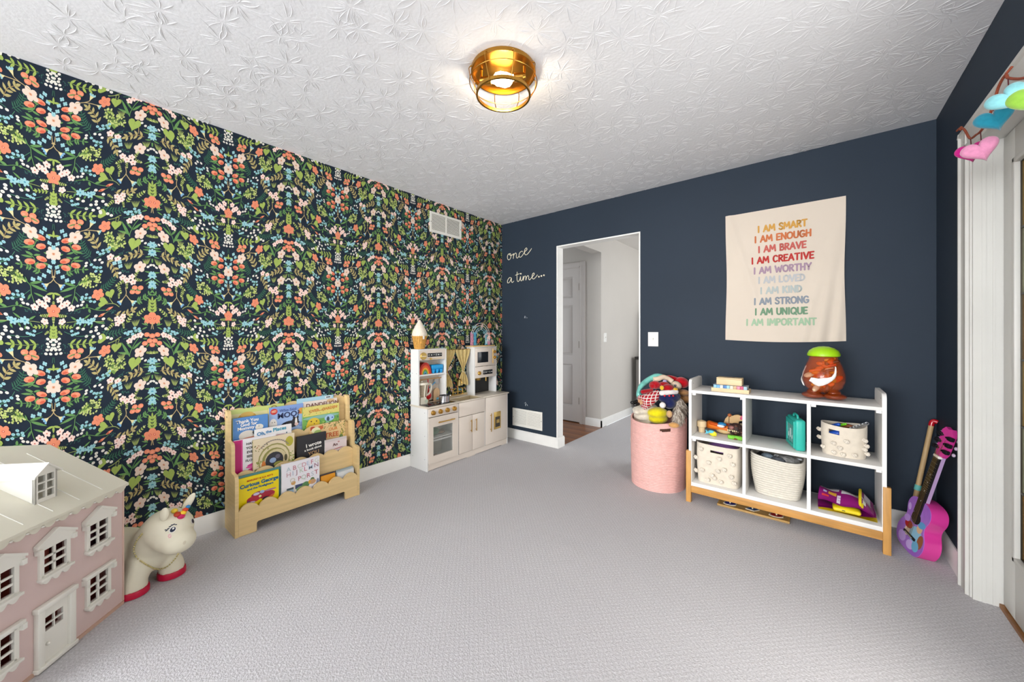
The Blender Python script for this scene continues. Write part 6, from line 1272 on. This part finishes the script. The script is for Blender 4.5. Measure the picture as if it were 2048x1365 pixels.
for j in range(rows):
    for i in range(n):
        if not inslot(i+.5, (j+.5)/rows): mb.bm.faces.new((V2[j+1][i], V2[j+1][(i+1) % n], V2[j][(i+1) % n], V2[j][i]))
for i in range(n): mb.bm.faces.new((V1[-1][i], V1[-1][(i+1) % n], V2[-1][(i+1) % n], V2[-1][i]))
mb.bm.faces.new(V1[0][::-1]); mb.bm.faces.new(V2[0]); mb.build('basket_wall', PKW, hb)
MB().lathe([(HR-.004, 0), (HR+.001, .006), (HR-.004, .012)], (0, 0, HH-.008), 60, cap=False).build('rim_cord', PKW, hb) if False else None
MB().grid(lambda u, v: (.1945*math.cos(R(289+27*u)), .1945*math.sin(R(289+27*u)), .440+.062*v), 8, 2).build('inner_lining', mat('slot_brown', '4a2c20', .8), hb)  # dark strip behind the handle slot, stands in for the shade inside
# plush toys: positions taken along the view rays at their own distance
FWD = Vector((-math.sin(TH), math.cos(TH), 0)); RGT = Vector((math.cos(TH), math.sin(TH), 0))
def at(cx, cy, Y): p = Vector(ray(1255+cx/10.5, 740+cy/10.5)); return Vector(CAM)+p*Y
def cam_rot(roll=0): return Matrix((RGT, FWD, Vector((0, 0, 1)))).transposed() @ Matrix.Rotation(-roll, 3, 'Y')
PXM = lambda Y: Y/739/10.5
def fe(mb, cx, cy, Y, rx, ry, rd, roll=0): s = PXM(Y); return mb.ell(at(cx, cy, Y), (rx*s, rd, ry*s), 18, 12, cam_rot(roll))
def plush(name, h=None, amt=.12, bs=90): return mat(name, h, .95, noise=(50, amt), bump=(bs, .5, .003), sheen=.4, spec=.08)
def pl(label, loc, cat='plush toy', nm='plush_toy'): return thing(nm, label, cat, loc, 0, 'plush toys in the pink basket')
# filler deep in the basket so the pile is carried
t = pl('cream fluffy plush lying at the left rim of the basket', at(300, 860, 2.93))
link('plush_body', blob(fe(fe(fe(fe(MB(), 300, 850, 2.96, 190, 95, .07), 480, 800, 2.95, 150, 90, .06), 200, 880, 2.93, 80, 60, .04), 330, 960, 2.98, 190, 130, .08), .006, 6), plush('plush_cream', 'e0d6c4'), t, world=True)
MB().cap2(at(380, 960, 3.0), at(300, 1500, 3.02), .09, .09, 14).build('plush_leg', plush('plush_cream'), t, world=True)
t = pl('bright yellow plush at the front of the basket', at(640, 900, 2.86))
link('plush_body', blob(fe(fe(MB(), 635, 905, 2.89, 215, 120, .065), 640, 1010, 2.91, 205, 130, .07), .006, 8), plush('plush_yellow', 'e8d81c', .1, 200), t, world=True)
# rag doll in gingham
def gingham():
    m = mat('gingham_red', 'd6d0cc', .9); nt = m.node_tree; N = nt.nodes; L = nt.links; tc = N.new('ShaderNodeTexCoord'); c = None; outs = []
    for ax in ('X', 'Z'):
        wv = N.new('ShaderNodeTexWave'); wv.bands_direction = ax; wv.inputs['Scale'].default_value = 15; L.new(tc.outputs['Object'], wv.inputs[0]); r = N.new('ShaderNodeMath'); r.operation = 'GREATER_THAN'; r.inputs[1].default_value = .14; L.new(wv.outputs['Fac'], r.inputs[0]); outs.append(r.outputs[0])
    a = N.new('ShaderNodeMath'); a.operation = 'MULTIPLY'; L.new(outs[0], a.inputs[0]); L.new(outs[1], a.inputs[1])
    mx = N.new('ShaderNodeMixRGB'); mx.inputs[1].default_value = lin('ece6e2'); mx.inputs[2].default_value = lin('b81c2c'); L.new(a.outputs[0], mx.inputs[0]); L.new(mx.outputs[0], N['Principled BSDF'].inputs['Base Color']); return m
t = pl('rag doll with red yarn hair and gingham dress lying on the pile', at(450, 560, 2.9), 'doll', 'rag_doll')
fe(fe(fe(MB(), 575, 320, 2.91, 120, 85, .035), 520, 340, 2.90, 60, 60, .03), 640, 330, 2.92, 90, 70, .035).build('yarn_hair', plush('yarn_red', 'b0101e', .3, 60), t, world=True)
MB().tube([at(640, 480, 2.90), at(560, 560, 2.88), at(430, 640, 2.86), at(310, 690, 2.85)], [.026, .040, .052, .058], 18).build('dress', gingham(), t, world=True)
MB().cap2(at(320, 465, 2.86), at(500, 430, 2.89), .016, .015, 12).build('sleeve', plush('sleeve_red', 'a80c1c', .2, 80), t, world=True)
for a, b in (((310, 690), (230, 720)), ((270, 650), (190, 660))): MB().cap2(at(*a, 2.85), at(*b, 2.83), .013, .011, 10).build('leg', mat('doll_skin', 'd8b088', .8), t, world=True)
for a, b in (((225, 720), (160, 740)), ((185, 660), (95, 690))): MB().cap2(at(*a, 2.83), at(*b, 2.82), .014, .013, 12).build('shoe', mat('shoe_black', '141416', .2, coat=.4), t, world=True)
# navy jacket plush
t = pl('plush in a navy jacket with white collar and red buttons', at(860, 620, 2.84))
fe(fe(fe(MB(), 870, 590, 2.86, 225, 120, .05), 880, 700, 2.84, 130, 120, .045), 1000, 560, 2.87, 110, 80, .04).build('jacket', plush('jacket_navy', '1c2450', .2, 120), t, world=True)
fe(fe(MB(), 850, 385, 2.87, 120, 85, .042), 760, 300, 2.92, 120, 50, .03).build('head', plush('plush_red', 'a8101a', .3, 70), t, world=True)
for x, y, rx, ry in ((722, 380, 42, 48), (1005, 410, 55, 34)): fe(MB(), x, y, 2.845, rx, ry, .018).build('yellow_patch', plush('plush_gold', 'e8b42c'), t, world=True)
MB().cap2(at(720, 490, 2.83), at(1020, 465, 2.84), .020, .018, 12).build('collar', plush('collar_white', 'ece6e4'), t, world=True)
for x in (780, 880, 960): fe(MB(), x, 548, 2.812, 20, 20, .008).build('button', mat('button_red', 'd01828', .4), t, world=True)
fe(MB(), 738, 745, 2.80, 62, 62, .024).build('foot', plush('collar_white'), t, world=True)
# mermaid doll
t = pl('soft doll with a shiny aqua tail and crimson hair on top', at(900, 230, 2.98), 'doll', 'mermaid_doll')
MB().tube(crom([at(x, y, Y) for x, y, Y in ((255, 560, 2.92), (230, 480, 2.92), (262, 380, 2.93), (330, 300, 2.95), (450, 210, 2.97), (590, 140, 2.98), (680, 140, 2.98), (760, 170, 2.98))], 6), [.014, .018, .021, .022, .020, .018, .016, .015, .014, .014, .015, .016, .017, .018, .019, .020, .020, .021, .021, .022, .022, .023, .023, .023, .023, .023, .023, .023, .023, .023, .023, .022, .022, .022, .022, .022, .022, .022, .022, .022, .022, .022, .022], 12).build('tail', mat('aqua_satin', '7fd0c4', .25, .15, noise=(30, .25), bump=(40, .6, .004)), t, world=True)
MB().tube(crom([at(x, y, Y) for x, y, Y in ((540, 205, 2.95), (650, 190, 2.95), (740, 155, 2.96), (850, 190, 2.96), (940, 250, 2.95))], 5), .020, 12).build('torso', mat('doll_cloth', 'e4cdb4', .85, noise=(20, .05)), t, world=True)
fe(MB(), 785, 240, 2.925, 45, 30, .012).build('bodice', plush('bodice_lilac', 'a8a4cc'), t, world=True)
fe(MB(), 1020, 325, 2.95, 115, 85, .045, -.4).build('face', mat('doll_cloth'), t, world=True)
fe(fe(MB(), 1140, 270, 2.99, 140, 115, .06, -.3), 960, 190, 3.03, 170, 60, .04, -.3).build('hair', plush('hair_crimson', 'c00c1c', .2, 60), t, world=True)
fe(MB(), 1003, 328, 2.903, 22, 22, .004).build('eye', mat('eye_blue', '2a3c5c', .3), t, world=True); fe(MB(), 1008, 324, 2.899, 7, 7, .003).build('eye_glint', mat('eye_white'), t, world=True)
# tan plush at the back right
t = pl('tan plush tucked under the crimson hair at the right', at(1170, 490, 2.96)); fe(fe(MB(), 1160, 480, 2.97, 130, 70, .05), 1180, 600, 3.0, 120, 110, .06).build('plush_body', plush('plush_tan', 'b98a5a'), t, world=True)
# shaggy dog
t = pl('shaggy grey and beige dog plush hanging over the basket rim', at(1090, 800, 2.83))
core = fe(fe(MB(), 1090, 790, 2.86, 120, 190, .05), 1060, 960, 2.735, 90, 140, .028); core.build('plush_body', plush('dog_base', 'a89888', .3, 60), t, world=True)
rf = random.Random(9); fur = MB(); cols = []
Vf = []; Ff = []; Cf = []
for k in range(1500):
    u, v = rf.random()*2*math.pi, math.sqrt(rf.random()); low = rf.random() < .4
    cx, cy, Yc = (1090+110*v*math.cos(u), 790+180*v*math.sin(u), 2.86-.05*math.sqrt(1-v*v)) if not low else (1060+85*v*math.cos(u), 950+135*v*math.sin(u), 2.735-.028*math.sqrt(1-v*v))
    p0 = at(cx, cy, Yc); ln = rf.uniform(.025, .055); d = (Vector((rf.uniform(-.5, .5), 0, -1))+RGT*((cx-1080)/220)-FWD*.35).normalized(); p1 = p0+d*ln*.5-FWD*.008; p2 = p0+d*ln+Vector((0, 0, -.006)); wv = RGT*rf.uniform(.0012, .0026)
    if p2.x > SX0-.012: continue
    i = len(Vf); Vf += [p0-wv, p0+wv, p1+wv, p1-wv, p2]; Ff += [(i, i+1, i+2, i+3), (i+3, i+2, i+4)]; c = lin(rf.choice(['cfc4b6', 'b8ab9c', '8a7e74', '6a5e56', 'e0d8cc', 'a09080'])); Cf += [c]*7
me = bpy.data.meshes.new('fur'); me.from_pydata([tuple(v) for v in Vf], [], Ff); at_ = me.color_attributes.new('Col', 'FLOAT_COLOR', 'CORNER'); fl_ = []
for c in Cf: fl_ += list(c)
at_.data.foreach_set('color', fl_); fo = link('fur', me, mat('fur_print', attr=True, rough=.8, spec=.2), t, world=True); fo['kind'] = 'stuff'
fe(MB(), 975, 1165, 2.700, 110, 58, .026, -.1).build('paw', plush('paw_tan', 'cf9a5c'), t, world=True); fe(MB(), 880, 930, 2.735, 58, 75, .022).build('ear', plush('ear_tan', 'c8a070'), t, world=True)
